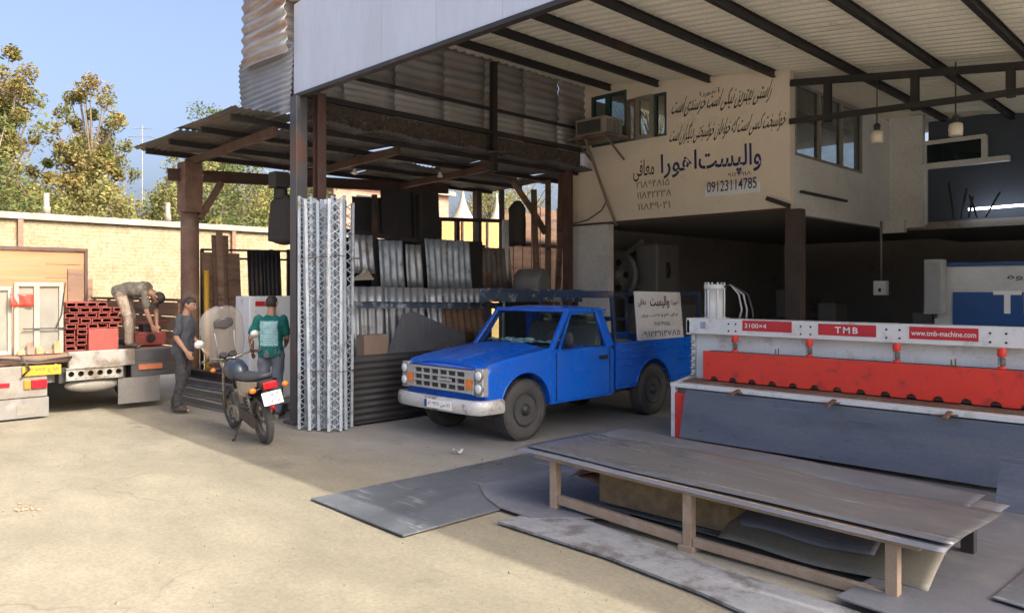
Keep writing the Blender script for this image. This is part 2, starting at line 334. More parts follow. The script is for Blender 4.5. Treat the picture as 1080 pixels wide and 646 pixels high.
# ------------------------------------------------------------ ground
def ground_mat():
    m = M('dusty_concrete_yard', (.202,.182,.134), (.238,.215,.16), .9, 0, .35, .8, .35, 38, stain=(.19,.165,.12), samt=.2, sscale=.55, sharp=.35, fine=.13, spec=.25)
    t = m.node_tree; b = bsdf(m); tc = next(n for n in t.nodes if n.type == 'TEX_COORD')
    src = b.inputs['Base Color'].links[0].from_socket
    # worn aggregate flecks and faint cracks
    v = N(t, 'ShaderNodeTexVoronoi', feature='DISTANCE_TO_EDGE'); v.inputs['Scale'].default_value = .55
    nz = N(t, 'ShaderNodeTexNoise'); nz.inputs['Scale'].default_value = 2.5; nz.inputs['Detail'].default_value = 8
    t.links.new(tc.outputs['Object'], nz.inputs['Vector'])
    mv = N(t, 'ShaderNodeMix', data_type='VECTOR'); mv.inputs[0].default_value = .28
    t.links.new(tc.outputs['Object'], mv.inputs[4]); t.links.new(nz.outputs['Color'], mv.inputs[5]); t.links.new(mv.outputs[1], v.inputs['Vector'])
    mr = N(t, 'ShaderNodeMapRange'); mr.inputs[1].default_value = 0; mr.inputs[2].default_value = .006; mr.inputs[3].default_value = .55; mr.inputs[4].default_value = 0
    t.links.new(v.outputs[0], mr.inputs[0])
    n2 = N(t, 'ShaderNodeTexNoise'); n2.inputs['Scale'].default_value = .7; t.links.new(tc.outputs['Object'], n2.inputs['Vector'])
    mr2 = N(t, 'ShaderNodeMapRange'); mr2.inputs[1].default_value = .48; mr2.inputs[2].default_value = .6; t.links.new(n2.outputs[0], mr2.inputs[0])
    mu = N(t, 'ShaderNodeMath', operation='MULTIPLY'); t.links.new(mr.outputs[0], mu.inputs[0]); t.links.new(mr2.outputs[0], mu.inputs[1])
    x = N(t, 'ShaderNodeMix', data_type='RGBA'); x.inputs[7].default_value = (.13,.10,.075,1)
    t.links.new(mu.outputs[0], x.inputs[0]); t.links.new(src, x.inputs[6])
    # speckle
    vs = N(t, 'ShaderNodeTexNoise'); vs.inputs['Scale'].default_value = 60; vs.inputs['Detail'].default_value = 2; t.links.new(tc.outputs['Object'], vs.inputs['Vector'])
    mr3 = N(t, 'ShaderNodeMapRange'); mr3.inputs[1].default_value = .66; mr3.inputs[2].default_value = .74; mr3.inputs[4].default_value = .6; t.links.new(vs.outputs[0], mr3.inputs[0])
    x2 = N(t, 'ShaderNodeMix', data_type='RGBA'); x2.inputs[7].default_value = (.17,.14,.11,1); t.links.new(mr3.outputs[0], x2.inputs[0]); t.links.new(x.outputs[2], x2.inputs[6])
    # broad dusty patches and drag streaks
    mp = N(t, 'ShaderNodeMapping'); mp.inputs['Scale'].default_value = (.6, 1.1, 1); mp.inputs['Rotation'].default_value = (0,0,.4); t.links.new(tc.outputs['Object'], mp.inputs[0])
    n4 = N(t, 'ShaderNodeTexNoise'); n4.inputs['Scale'].default_value = 1.3; n4.inputs['Detail'].default_value = 9; n4.inputs['Roughness'].default_value = .7; t.links.new(mp.outputs[0], n4.inputs['Vector'])
    mr4 = N(t, 'ShaderNodeMapRange'); mr4.inputs[1].default_value = .35; mr4.inputs[2].default_value = .68; mr4.inputs[3].default_value = .82; mr4.inputs[4].default_value = 1.15; t.links.new(n4.outputs[0], mr4.inputs[0])
    hv = N(t, 'ShaderNodeHueSaturation'); t.links.new(x2.outputs[2], hv.inputs['Color']); t.links.new(mr4.outputs[0], hv.inputs['Value'])
    # grey cement floor inside the shed, colour also lightened to lift its shade
    sx = N(t, 'ShaderNodeSeparateXYZ'); t.links.new(tc.outputs['Object'], sx.inputs[0])
    ad = N(t, 'ShaderNodeMath', operation='MULTIPLY_ADD'); ad.inputs[1].default_value = 1.2; t.links.new(n4.outputs[0], ad.inputs[0]); t.links.new(sx.outputs[1], ad.inputs[2])
    mr5 = N(t, 'ShaderNodeMapRange'); mr5.inputs[1].default_value = 4.6; mr5.inputs[2].default_value = 6.4; mr5.inputs[4].default_value = .55; t.links.new(ad.outputs[0], mr5.inputs[0])
    x3 = N(t, 'ShaderNodeMix', data_type='RGBA'); x3.inputs[7].default_value = (.29,.29,.297,1); t.links.new(mr5.outputs[0], x3.inputs[0]); t.links.new(hv.outputs[0], x3.inputs[6])
    # old oil spots
    no = N(t, 'ShaderNodeTexNoise'); no.inputs['Scale'].default_value = 1.15; no.inputs['Detail'].default_value = 7; no.inputs['Roughness'].default_value = .62; t.links.new(tc.outputs['Object'], no.inputs['Vector'])
    mo = N(t, 'ShaderNodeMapRange'); mo.inputs[1].default_value = .62; mo.inputs[2].default_value = .72; mo.inputs[4].default_value = .5; t.links.new(no.outputs[0], mo.inputs[0])
    x4 = N(t, 'ShaderNodeMix', data_type='RGBA'); x4.inputs[7].default_value = (.11,.10,.085,1); t.links.new(mo.outputs[0], x4.inputs[0]); t.links.new(x3.outputs[2], x4.inputs[6])
    # tyre tracks curving in towards the pickup and the lorry
    wv = N(t, 'ShaderNodeTexWave', wave_type='RINGS', rings_direction='Z'); wv.inputs['Scale'].default_value = .16; wv.inputs['Distortion'].default_value = .6; wv.inputs['Detail'].default_value = 1
    m5 = N(t, 'ShaderNodeMapping'); m5.inputs['Location'].default_value = (1.0, 5.5, 0); t.links.new(tc.outputs['Object'], m5.inputs[0]); t.links.new(m5.outputs[0], wv.inputs['Vector'])
    mw = N(t, 'ShaderNodeMapRange'); mw.inputs[1].default_value = .86; mw.inputs[2].default_value = .97; mw.inputs[4].default_value = .26; t.links.new(wv.outputs['Fac'], mw.inputs[0])
    mz = N(t, 'ShaderNodeMath', operation='MULTIPLY'); t.links.new(mw.outputs[0], mz.inputs[0]); t.links.new(n4.outputs[0], mz.inputs[1])
    x5 = N(t, 'ShaderNodeMix', data_type='RGBA'); x5.inputs[7].default_value = (.12,.105,.08,1); t.links.new(mz.outputs[0], x5.inputs[0]); t.links.new(x4.outputs[2], x5.inputs[6])
    t.links.new(x5.outputs[2], b.inputs['Base Color'])
    return m
m_ground = ground_mat()
g = MB(); r2 = random.Random(3)
xs = [-400,-60,-30] + [-22 + i*.4 for i in range(66)] + [10,60,400]; ys = [-400,-60,-10] + [0 + i*.4 for i in range(45)] + [30,60,400]
from mathutils import noise as mnoise
vs = []
for y in ys:
    for x in xs:
        z = (mnoise.noise(Vector((x*.35,y*.35,0)))*.012 + mnoise.noise(Vector((x*1.3,y*1.3,5)))*.005 - .010) if abs(x) < 23 and -5 < y < 18 else -.01
        vs.append((x,y,z))
W_ = len(xs); fs = [(j*W_+i, j*W_+i+1, (j+1)*W_+i+1, (j+1)*W_+i) for j in range(len(ys)-1) for i in range(W_-1)]
g.add(vs, fs, 0, True); g.build('ground', m_ground, kind='structure')
# pebbles and grit strewn over the yard
g = MB()
for i in range(450):
    p = pt(r2.uniform(-60,1100), 0, Z=0) if False else Vector((-r2.uniform(.5,12), r2.uniform(1.2,7), 0))
    s = r2.choice([.003,.004,.005,.006,.009]) * r2.uniform(.7,1.5)
    if r2.random() < .012: s = .022
    a = r2.random()*3
    vs = []
    for k in range(5): vs.append(p + Vector((math.cos(a+k*1.257)*s*r2.uniform(.7,1.3), math.sin(a+k*1.257)*s*r2.uniform(.7,1.3), -.012)))
    vs.append(p + Vector((0,0,s*.7)))
    g.add(vs, [(k,(k+1)%5,5) for k in range(5)])
m_peb = M('pebble_stone', (.20,.175,.13), (.14,.12,.09), .9, 0, 3, .8, 0)
g.build('gravel', m_peb, kind='stuff', label='small pebbles and grit scattered over the dusty yard', cat='gravel')

# ------------------------------------------------------------ boundary wall, far scenery
XW = -19.5
def brickmat(name, c, c2, mort, sc=1.0, bw=.25, bh=.08, bmix=1, rot=0, sqz=.5):
    m = M(name, c, c2, .9, 0, 3.2, .8, .3, 14, fine=.22, stain=tuple(x*.6 for x in c), samt=.3, sscale=2.2, sharp=.2)
    t = m.node_tree; b = bsdf(m); src = b.inputs['Base Color'].links[0].from_socket
    tc = next(n for n in t.nodes if n.type == 'TEX_COORD'); sp_ = N(t,'ShaderNodeSeparateXYZ'); mp = N(t,'ShaderNodeCombineXYZ'); t.links.new(tc.outputs['Object'], sp_.inputs[0])
    t.links.new(sp_.outputs[rot], mp.inputs[0]); t.links.new(sp_.outputs[2], mp.inputs[1])
    br = N(t, 'ShaderNodeTexBrick'); br.inputs['Scale'].default_value = sc; br.inputs['Brick Width'].default_value = bw; br.inputs['Row Height'].default_value = bh
    br.inputs['Mortar Size'].default_value = .008; br.inputs['Color1'].default_value = (1,1,1,1); br.inputs['Color2'].default_value = (.88,.86,.82,1); br.inputs['Mortar'].default_value = (*mort,1)
    t.links.new(mp.outputs[0], br.inputs['Vector'])
    x = N(t, 'ShaderNodeMix', data_type='RGBA', blend_type='MULTIPLY'); x.inputs[0].default_value = bmix
    t.links.new(src, x.inputs[6]); t.links.new(br.outputs[0], x.inputs[7]); t.links.new(x.outputs[2], b.inputs['Base Color'])
    bp = N(t, 'ShaderNodeBump'); bp.inputs['Strength'].default_value = .5; bp.inputs['Distance'].default_value = .01; t.links.new(br.outputs[1], bp.inputs['Height']); bp.invert = True
    t.links.new(bp.outputs[0], b.inputs['Normal'])
    return m
m_brick = brickmat('yellow_mud_brick', (.34,.275,.175), (.26,.21,.125), (.62,.55,.42), bw=.26, bh=.085, bmix=.45, rot=1)
m_pinkbrick = brickmat('pink_brick', (.45,.27,.20), (.38,.22,.16), (.6,.55,.5), rot=1)
t_ = thing('boundary_wall', 'long sunlit yellow brick yard wall with pale coping behind the lorry', 'wall', (XW, 8, 0))
g = MB(); g.box(XW-.3, XW, 1.7, 26, -.1, 3.35); g.box(XW-.3, XW, -9, 1.7, 2.9, 3.35); g.box(XW-.3, XW, -9, .6, -.1, 2.9); g.build('wall_face', m_brick, t_)
g = MB()
for k in range(34):   # uneven coping
    y = -9 + k*1.03; g.hexa([(XW-.4,y,3.352+r2.uniform(-.0,.03)),(XW+.10,y,3.352),(XW+.10,y+1.03,3.352),(XW-.4,y+1.03,3.352),(XW-.38,y,3.52+r2.uniform(-.03,.03)),(XW+.08,y,3.50),(XW+.08,y+1.03,3.49),(XW-.38,y+1.03,3.52)])
m_cop = M('weathered_coping', (.30,.265,.22), (.20,.175,.145), .9, 0, 3, .7, .3, 40, stain=(.22,.19,.16), samt=.35, sscale=3); g.build('coping', m_cop, t_)
g = MB()
for k, y in enumerate((1.9, 4.15, 9.0, 12.4, 15.6)): g.box(XW+.002, XW+.10, y-.05, y+.05, 0, 3.34)
g.build('wall_post', m_woodd, t_)
for u in (49, 177):
    p = pt(u, 235, X=XW-.15); g = MB(); g.lathe([(.085,3.5),(.08,3.66),(.06,3.70),(.058,3.98)], (p.x,p.y,0), n=10)
    g.build('wall_vent_pipe', m_cop, t_)
m_reed = M('orange_reed_panel', (.50,.27,.09), (.42,.21,.07), .8, 0, 2, .7, .2, 40, stain=(.38,.23,.09), samt=.3, stretch=(1,.4,3))
t2 = thing('reed_screen', 'sunlit orange reed screen rising above the yard wall beside the tent tops', 'screen', (XW+.3, 18, 0))
for k in range(9):
    g = MB(); y = 15.7+k*1.15; g.box(XW+.25, XW+.29, y, y+1.10, .1, 4.15); g.build('reed_panel', m_reed, t2)
g = MB()
for k in range(10): g.box(XW+.29, XW+.36, 15.64+k*1.15, 15.70+k*1.15, 0, 4.2)
g.build('post', m_darksteel, t2)
# dark lean-to in the gap at the far left
t_ = thing('lean_to_shed', 'dark open shed in the gap at the left end of the brick wall', 'shed', (XW-1, 1.1, 0))
g = MB(); g.box(XW-2.2, XW-2.1, .6, 1.7, 0, 2.9); g.box(XW-2.2,XW-.31,.5,.6,0,2.9); g.box(XW-2.2,XW-.31,1.7,1.8,0,2.9); g.build('back_wall', m_woodd, t_)
g = MB(); g.bar((XW-.2,.6,2.6),(XW-.2,1.7,2.6),.08); g.bar((XW-.2,1.3,0),(XW-.2,1.3,2.9),.1); g.build('frame', m_woodd, t_)
# brick house beyond the wall, marquee peaks
t_ = thing('brick_house', 'pink brick house rising just above the wall behind the scrap racks', 'house', (-27, 16, 0))
pA = pt(352, 200, X=-26); pB = pt(473, 200, X=-26)
g = MB(); g.box(-32, -26, pA.y, pB.y, 0, pA.z+.25); g.build('wall', m_pinkbrick, t_)
g = MB(); g.box(-32.3, -25.75, pA.y-.2, pB.y+.2, pA.z+.252, pA.z+.42); g.build('roof', m_conc, t_)
for u in (385, 425, 455):
    p = pt(u, 214, X=-25.99); g = MB(); g.box(-26.01, -25.97, p.y-.4, p.y+.4, p.z-.6, p.z+.3); g.build('window', m_black, t_)
for i, u in enumerate((488, 524)):
    p = pt(u, 193 if i == 0 else 204, X=-28); g = MB(); zb = 3.6; n = 16
    prof = [(2.2*(1-k/8)**2.2 + .03, zb + (p.z-zb)*(k/8)) for k in range(9)]
    g.lathe(prof, (p.x,p.y,0), n=24)
    g.lathe([(2.2,1.5),(2.25,zb)], (p.x,p.y,0), n=24)
    g.build('marquee_tent', m_conc, label=['taller pale pointed tent top seen over the wall beside the brick house','lower pale pointed tent top seen over the wall before yellow trees'][i], cat='tent', group='tent peaks beyond the wall', loc=(p.x,p.y,0))

# ------------------------------------------------------------ trees
def leafmat(name, a, b_):
    m = bpy.data.materials.new(name); m.use_nodes = True; t = m.node_tree; t.nodes.clear()
    out = N(t,'ShaderNodeOutputMaterial'); d = N(t,'ShaderNodeBsdfDiffuse'); tl = N(t,'ShaderNodeBsdfTranslucent'); mx = N(t,'ShaderNodeMixShader'); mx.inputs[0].default_value = .35
    tc = N(t,'ShaderNodeTexCoord'); nz = N(t,'ShaderNodeTexNoise'); nz.inputs['Scale'].default_value = 1.1; nz.inputs['Detail'].default_value = 5; t.links.new(tc.outputs['Object'], nz.inputs['Vector'])
    n2 = N(t,'ShaderNodeTexNoise'); n2.inputs['Scale'].default_value = 9; t.links.new(tc.outputs['Object'], n2.inputs['Vector'])
    ad = N(t,'ShaderNodeMath',operation='MULTIPLY_ADD'); ad.inputs[1].default_value = .5; t.links.new(n2.outputs[0], ad.inputs[0]); t.links.new(nz.outputs[0], ad.inputs[2])
    mr = N(t,'ShaderNodeMapRange'); mr.inputs[1].default_value=.6; mr.inputs[2].default_value=.9; t.links.new(ad.outputs[0], mr.inputs[0])
    x = N(t,'ShaderNodeMix',data_type='RGBA'); x.inputs[6].default_value=(*a,1); x.inputs[7].default_value=(*b_,1); t.links.new(mr.outputs[0], x.inputs[0])
    for s_ in (d, tl): t.links.new(x.outputs[2], s_.inputs[0])
    t.links.new(d.outputs[0], mx.inputs[1]); t.links.new(tl.outputs[0], mx.inputs[2]); t.links.new(mx.outputs[0], out.inputs[0]); return m
m_leafa = leafmat('autumn_leaves', (.14,.155,.05), (.28,.21,.08)); m_leafg = leafmat('olive_leaves', (.095,.13,.045), (.19,.205,.08)); m_leafy = leafmat('yellow_leaves', (.19,.20,.07), (.30,.27,.11))
m_bark = M('grey_bark', (.20,.16,.12), (.12,.095,.07), .9, 0, 4, .7, .5, 30, stretch=(1,1,.2))
def tree(base, h, rx, rz, mat, n, seed, label, name='yard_tree', cat='tree', group='trees beyond the yard wall', crown_z=None, loose=1.0):
    rr = random.Random(seed); base = Vector(base); T = thing(name, label, cat, base, 0, group)
    cz = base.z + (crown_z or h*.6); g = MB()
    g.tube([base, base+Vector((.1*rr.random(),.1,h*.35)), base+Vector((0,.15,h*.6)), base+Vector((.1,.1,h*.84))], [h*.028,h*.02,h*.011,.02], 8)
    tips = []
    for k in range(22):
        a = rr.random()*6.28; z0 = h*rr.uniform(.18,.8); L = rx*rr.uniform(.5,1.05)*(1-.35*z0/h)
        p = base+Vector((0,.1,z0)); q = p+Vector((math.cos(a)*L*.5, math.sin(a)*L*.5, L*.55)); e = p+Vector((math.cos(a)*L, math.sin(a)*L, L*rr.uniform(.7,1.5)))
        g.tube([p,q,e],[h*.008,h*.005,.012],5); tips.append(e); tips.append(q)
    cl = []
    for k in range(85):
        a = rr.random()*6.28; ph = math.acos(rr.uniform(-1,1)); s = rr.uniform(.45,1.0)
        sc = 1 - .35*max(0, math.cos(ph))
        cl.append((Vector((base.x+rx*s*sc*math.sin(ph)*math.cos(a), base.y+rx*s*sc*math.sin(ph)*math.sin(a), cz+rz*s*math.cos(ph)*1.02)), rx*rr.uniform(.14,.34)))
    for c_, r_ in cl:
        if c_.z < base.z+h*.3: continue
        z0 = base.z + min(h*.8, max(h*.2, (c_.z-base.z)*.72)); p = Vector((base.x+.05, base.y+.1, z0)); g.tube([p, p.lerp(c_,.5)+Vector((0,0,-.08)), c_], [h*.005,h*.0035,.008], 5)
    g.build('trunk', m_bark, T)
    for e in tips: cl.append((e, rx*rr.uniform(.12,.25)))
    g = MB(); per = n//len(cl)
    for c, r in cl:
        k = int(per*rr.uniform(.4,1.5))
        for _ in range(k):
            d = Vector((rr.gauss(0,1),rr.gauss(0,1),rr.gauss(0,1))).normalized()*r*(rr.random()**.45)*loose
            p = c+d; s = rr.choice((.025,.03,.04,.05,.06,.07))*rr.uniform(.8,1.2); a = Vector((rr.gauss(0,1),rr.gauss(0,1),rr.gauss(0,.6))).normalized(); b = a.cross(Vector((rr.gauss(0,1),rr.gauss(0,1),rr.gauss(0,1)))).normalized()
            if p.z < base.z+.3: continue
            g.add([p-a*s, p-b*s*.6, p+a*s, p+b*s*.6], [(0,1,2,3)])
    g.build('crown', mat, T); return T
def tbase(u, X): p = pt(u, 300, X=X); return (p.x, p.y, 0)
def ttop(u, v, X): return pt(u, v, X=X).z
tree(tbase(4,-27), ttop(4,66,-27), 1.25, 4.3, m_leafa, 30000, 1, 'tall autumn tree cut by the left edge of the photo')
tree(tbase(92,-25), ttop(92,90,-25), 1.4, 3.6, m_leafa, 26000, 2, 'open orange and green autumn tree, left of the antenna')
tree(tbase(226,-31), ttop(226,92,-31), 1.7, 3.7, m_leafg, 18000, 3, 'dense greener tree just above the canopy roof edge')
tree(tbase(182,-28), ttop(178,172,-28), 1.0, 2.0, m_leafg, 8000, 4, 'low dark green tree between antenna and thick brown post')
for i, (u, v, X, mt, lb) in enumerate([(34,206,-24,m_leafa,'bushy growth over the wall at the far left'),(150,207,-24,m_leafy,'yellow bush over the wall by the antenna'),(222,180,-24,m_leafg,'green bush seen under the canopy beam'),(262,184,-26,m_leafy,'yellow bush seen under the canopy beam beside the grey post'),(515,185,-30,m_leafy,'yellow bush seen between tent peak and white pipe post'),(300,184,-27,m_leafg,'green bush seen behind the grey double post'),(-30,150,-23,m_leafg,'green bush beyond the left end of the wall'),(70,207,-23.5,m_leafy,'yellow bush at the foot of the open orange tree')]):
    h = ttop(u,v,X); tree(tbase(u,X), h, 2.3 if X>-27 else 2.8, h*.40, mt, 15000, 20+i, lb, 'bush', 'bush', 'bushes behind the wall', crown_z=h*.58)
tree(tbase(548,-34), 9.5, 3, 3.6, m_leafy, 7000, 44, 'broad yellow tree far behind the shed', 'yard_tree')
tree((-24,35,0), 15, 4.2, 6, m_leafy, 9000, 45, 'tall yellow tree glimpsed through the office window', 'yard_tree')
# far hedge line + antenna
p = pt(150, 200, X=-24); g = MB(); zt = pt(150,132,X=-24).z
g.tube([(p.x,p.y,0),(p.x,p.y,zt)], .015, 6)
for dz, L in ((-.1,.3),(-.35,.45),(-.6,.25)): g.tube([(p.x-L*.5,p.y-L*.7,zt+dz),(p.x+L*.5,p.y+L*.7,zt+dz)], .012, 5)
g.build('antenna_mast', m_iron, label='thin rooftop antenna mast standing against the sky behind the wall', cat='antenna', loc=(p.x,p.y,0))
# low far houses so the horizon is closed
for i,(x,y,h) in enumerate([(-60,10,5),(-70,34,6),(-48,52,5.5),(-30,60,6)]):
    T = thing('far_house', ['low house far left beyond the trees','flat roofed house far beyond the brick house','plain far block behind the shed','plain far block behind the workshop'][i], 'house', (x,y,0), .3*i)
    g = MB(); g.box(-5,5,-5,5,0,h); g.build('wall', m_conc, T, local=True)
    g = MB(); g.box(-5.2,5.2,-5.2,5.2,h+.002,h+.3); g.build('roof', m_white, T, local=True)

# ------------------------------------------------------------ main shed
YF = 5.24; XS = -9.9
def roofz(x): return 5.98 - .12*(x + 10.3)
T = thing('workshop_shed', 'large open steel shed with pale fascia and cream corrugated roof on dark purlins', 'shed', (-6, 9, 0))
# roof lining, ridges along X
g = MB(); nn = int((17.2-YF)/.20*8)
g.sheet((XS-.4, YF+.06, roofz(XS-.4)), (14.4,0,-.12*14.4), (0,11.9,0), 1, nn, lambda a,b: .02*max(-1,min(1,1.6*math.sin(b*11.9/.20*2*math.pi))), .004, smooth=False)
g.build('roof', m_roof, T)
for i, x in enumerate([-9.19,-8.08,-7.0,-5.8,-4.62,-3.45,-2.3,-1.15,0,1.2,2.4]):
    z = roofz(x) - .085; g = MB(); y1 = 11.93 if x < -5.6 else 17.1
    g.ibeam((x,YF+.07,z),(x,y1,z),.07,.12,.014); g.build('purlin', m_darksteel, T)
# fascia with seams, slightly rising
g = MB(); zl = 4.45
def ftop(x): return 5.68 + (x+9.4)*.06  # out of view; rise and right-hand run shaped to cast the yard shadow
xs_ = [-9.42 + k*1.02 for k in range(19)]
for a, b_ in zip(xs_[:-1], xs_[1:]):
    g.hexa([(a+.002,YF-.03,zl),(b_-.002,YF-.03,zl),(b_-.002,YF+.01,zl),(a+.002,YF+.01,zl),(a+.002,YF-.03+r2.uniform(-.006,.006),ftop(a)),(b_-.002,YF-.03,ftop(b_)),(b_-.002,YF+.01,ftop(b_)),(a+.002,YF+.01,ftop(a))])
g.build('fascia', m_fascia, T)
g = MB(); g.bar((-9.5,YF-.01,zl-.03),(8.9,YF-.01,zl-.03),.09,.05); g.build('fascia_edge_beam', m_darksteel, T)
# front beam under the eaves, posts
for (u, vb, w_, nm) in ((315,445,.17,'grey'),):
    p = pt(u, vb, Z=0); g = MB(); g.box(p.x-w_/2,p.x+w_/2,p.y-w_/2,p.y+w_/2,-.05,4.40); g.box(p.x-.15,p.x+.15,p.y-.15,p.y+.15,-.05,.03); g.build('front_post', m_poststeel, T, bevel=.008)
p = pt(337,300,X=-9.3); g = MB(); g.ibeam((p.x,p.y,-.02),(p.x,p.y,4.5),.13,.13,.012,up=(1,0,0)); g.build('second_post', m_redsteel, T)
g = MB(); g.box(4.6,4.8,YF,YF+.2,-.05,5); g.build('front_post', m_poststeel, T)
# side cladding above the canopy, X = -9.9 (old rusty corrugated, three lapped rows) + post and rail
g = MB()
for k in range(7):
    y = YF+.05 + k*.98
    g.corr((XS-.02*(k%2), y, 5.0+r2.uniform(-.03,.03)), (0,0,1.04), (0,1.02,r2.uniform(-.03,.03)), .15,.02, warp=.02, seed=k)
    g.corr((XS-.03-.02*(k%2), y+.02, 4.56), (0,0,.56), (0,1.02,0), .10,.014, warp=.010, seed=k+20, m=1)
g.build('side_cladding', [m_clad, m_clad2], T)
g = MB(); y = pt(521,120,X=XS+.1).y; g.bar((XS+.09,y,3.9),(XS+.09,y,5.85),.10,.10); g.bar((XS+.07,YF,5.0),(XS+.07,11.9,5.02),.05,.05); g.bar((XS+.09,YF,4.58),(XS+.09,11.9,4.60),.06,.08); g.build('side_rail', m_darksteel, T)
g = MB(); g.box(XS-.05,XS-.035,YF+.3,11.9,4.22,4.60); g.build('gap_shade_strip', m_blacktxt, T)  # black strip painting the canopy's underside shade into the gap
# sheets hung on the outside, left of the fascia
g = MB(); g.corr((-10.72,YF-.14,5.02),(0,0,.98+.5),(1.27,.0,.0),.16,.02,warp=.03,seed=3,per=8,nv=5,rag=.0); g.build('rusty_end_sheet', m_rustsheet, T)
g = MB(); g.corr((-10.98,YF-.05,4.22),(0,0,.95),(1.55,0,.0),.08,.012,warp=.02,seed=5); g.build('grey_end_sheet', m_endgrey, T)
# truss to the right of the sign room (along X), posts
za = lambda x: roofz(x) - .24
g = MB(); g.bar((-5.55,12.0,za(-5.55)),(4.2,12.0,za(4.2)),.08,.10); g.bar((-5.52,11.9,4.52),(4.2,11.9,4.52-.03*9.7),.07,.085)
for u in (873,965,1066):
    x = pt(u,100,Y=12).x; g.bar((x,12.0,4.45-.02*(x+5.6)),(x,12.0,za(x)),.10,.10)
g.build('roof_truss', m_darksteel, T)
g = MB(); xp = pt(836,300,Y=12.05).x; g.box(xp-.13,xp+.13,12.05,12.25,-.05,3.12); g.build('workshop_post', M('dark_brown_post',(.085,.06,.05),(.06,.045,.04),.7), T, bevel=.01)
# ground floor workshop shell
g = MB(); g.box(-10.35,-9.32,12.02,12.2,-.05,3.1); g.build('front_wall_strip', m_white, T)
g = MB(); g.box(-10.5,-10.36,12.1,22,-.05,4.2); g.box(-10.5,-10.36,12.1,12.4,4.2,5.9); g.box(-10.5,-10.36,16.4,22,4.2,5.9); g.box(-10.5,5,22,22.2,-.05,3.9); g.box(-10.5,-10.2,22,22.2,3.9,5.95); g.box(-6.8,5,22,22.2,3.9,5.6); g.box(4.8,5,12,22,-.05,5.2); g.build('workshop_wall', m_dark, T)  # unseen right wall added for darkness; rear opening added to brighten office panes
g = MB(); g.box(-10.35,-5.6,12.2,21.9,3.125,3.3); g.box(-5.6,4.7,16.7,21.9,3.0,3.15); g.build('upper_floor_slab', m_dark, T)
g = MB(); g.box(-10.4,-1.,17.1,22,5.95,6.05); g.box(-1,5,17.1,22,5.0,5.1); g.build('rear_roof', m_dark, T)

# ------------------------------------------------------------ sign room (upper floor)
T = thing('upstairs_office', 'cream plastered upstairs room carrying hand painted Persian writing', 'office', (-8, 14, 3.1))
XL0 = pt(603,238,Y=12).x; XR0 = pt(833,220,Y=12).x
def frontwall(g, x0, x1, z0, z1=None):
    g.hexa([(x0,12,z0),(x1,12,z0),(x1,12.15,z0),(x0,12.15,z0),(x0,12,(z1 or roofz(x0)-.02)),(x1,12,(z1 or roofz(x1)-.02)),(x1,12.15,(z1 or roofz(x1)-.02)),(x0,12.15,(z1 or roofz(x0)-.02))])
# window opening: u 624..702 ; v 98..150
wa = pt(624,97,Y=12); wb = pt(703,140,Y=12); WZ0 = 4.66; WZ1 = 5.68; WZR = 5.47; x2 = pt(661,100,Y=12).x
g = MB(); frontwall(g, XL0, wa.x, 3.12); frontwall(g, wb.x, XR0, 3.12); frontwall(g, wa.x, wb.x, 3.12, WZ0); frontwall(g, wa.x, x2, WZ1); frontwall(g, x2, wb.x, WZR)
g.build('painted_front_wall', m_plaster, T)
g = MB(); g.box(XL0-.03,XR0+.02,11.985,12.0-.002,3.10,3.14); g.build('bottom_trim', m_redsteel, T)
# window frames
xm = pt(664,120,Y=12).x; xg = pt(668,100,Y=12).x
def wframe(x0,x1,z0,z1,y,mat,pane,t=.05,nm='window'):
    g = MB(); g.box(x0,x0+t,y-.03,y+.05,z0,z1); g.box(x1-t,x1,y-.03,y+.05,z0,z1); g.box(x0+t,x1-t,y-.03,y+.05,z0,z0+t); g.box(x0+t,x1-t,y-.03,y+.05,z1-t,z1)
    f = g.build(nm, mat, T, bevel=.004)
    g = MB(); g.box(x0+t-.003,x1-t+.003,y,y+.006,z0+t-.003,z1-t+.003); g.build('pane', pane, f); return f
m_green = M('dark_green_paint', (.03,.07,.065), (.05,.09,.08), .5)
x1 = pt(641,100,Y=12).x; 
wframe(wa.x, x1, 4.95, WZ1, 12.02, m_green, m_glass, .06); wframe(x1+.002, x2, 4.95, WZ1, 12.02, m_green, m_glassd, .05)
x3 = pt(672,100,Y=12).x; x4 = pt(690,100,Y=12).x
wframe(x2+.01, x3-.01, WZ0, WZR, 12.0, m_woodd, m_frost, .05); wframe(x3, x4, WZ0, WZR, 11.97, m_alu, m_glass, .075); wframe(x4+.01, wb.x, WZ0, WZR, 12.02, m_green, m_glass, .04)
g = MB(); g.box(wa.x, x2, 12.0,12.1, WZ0, 4.945); g.build('window_board', m_green, T)
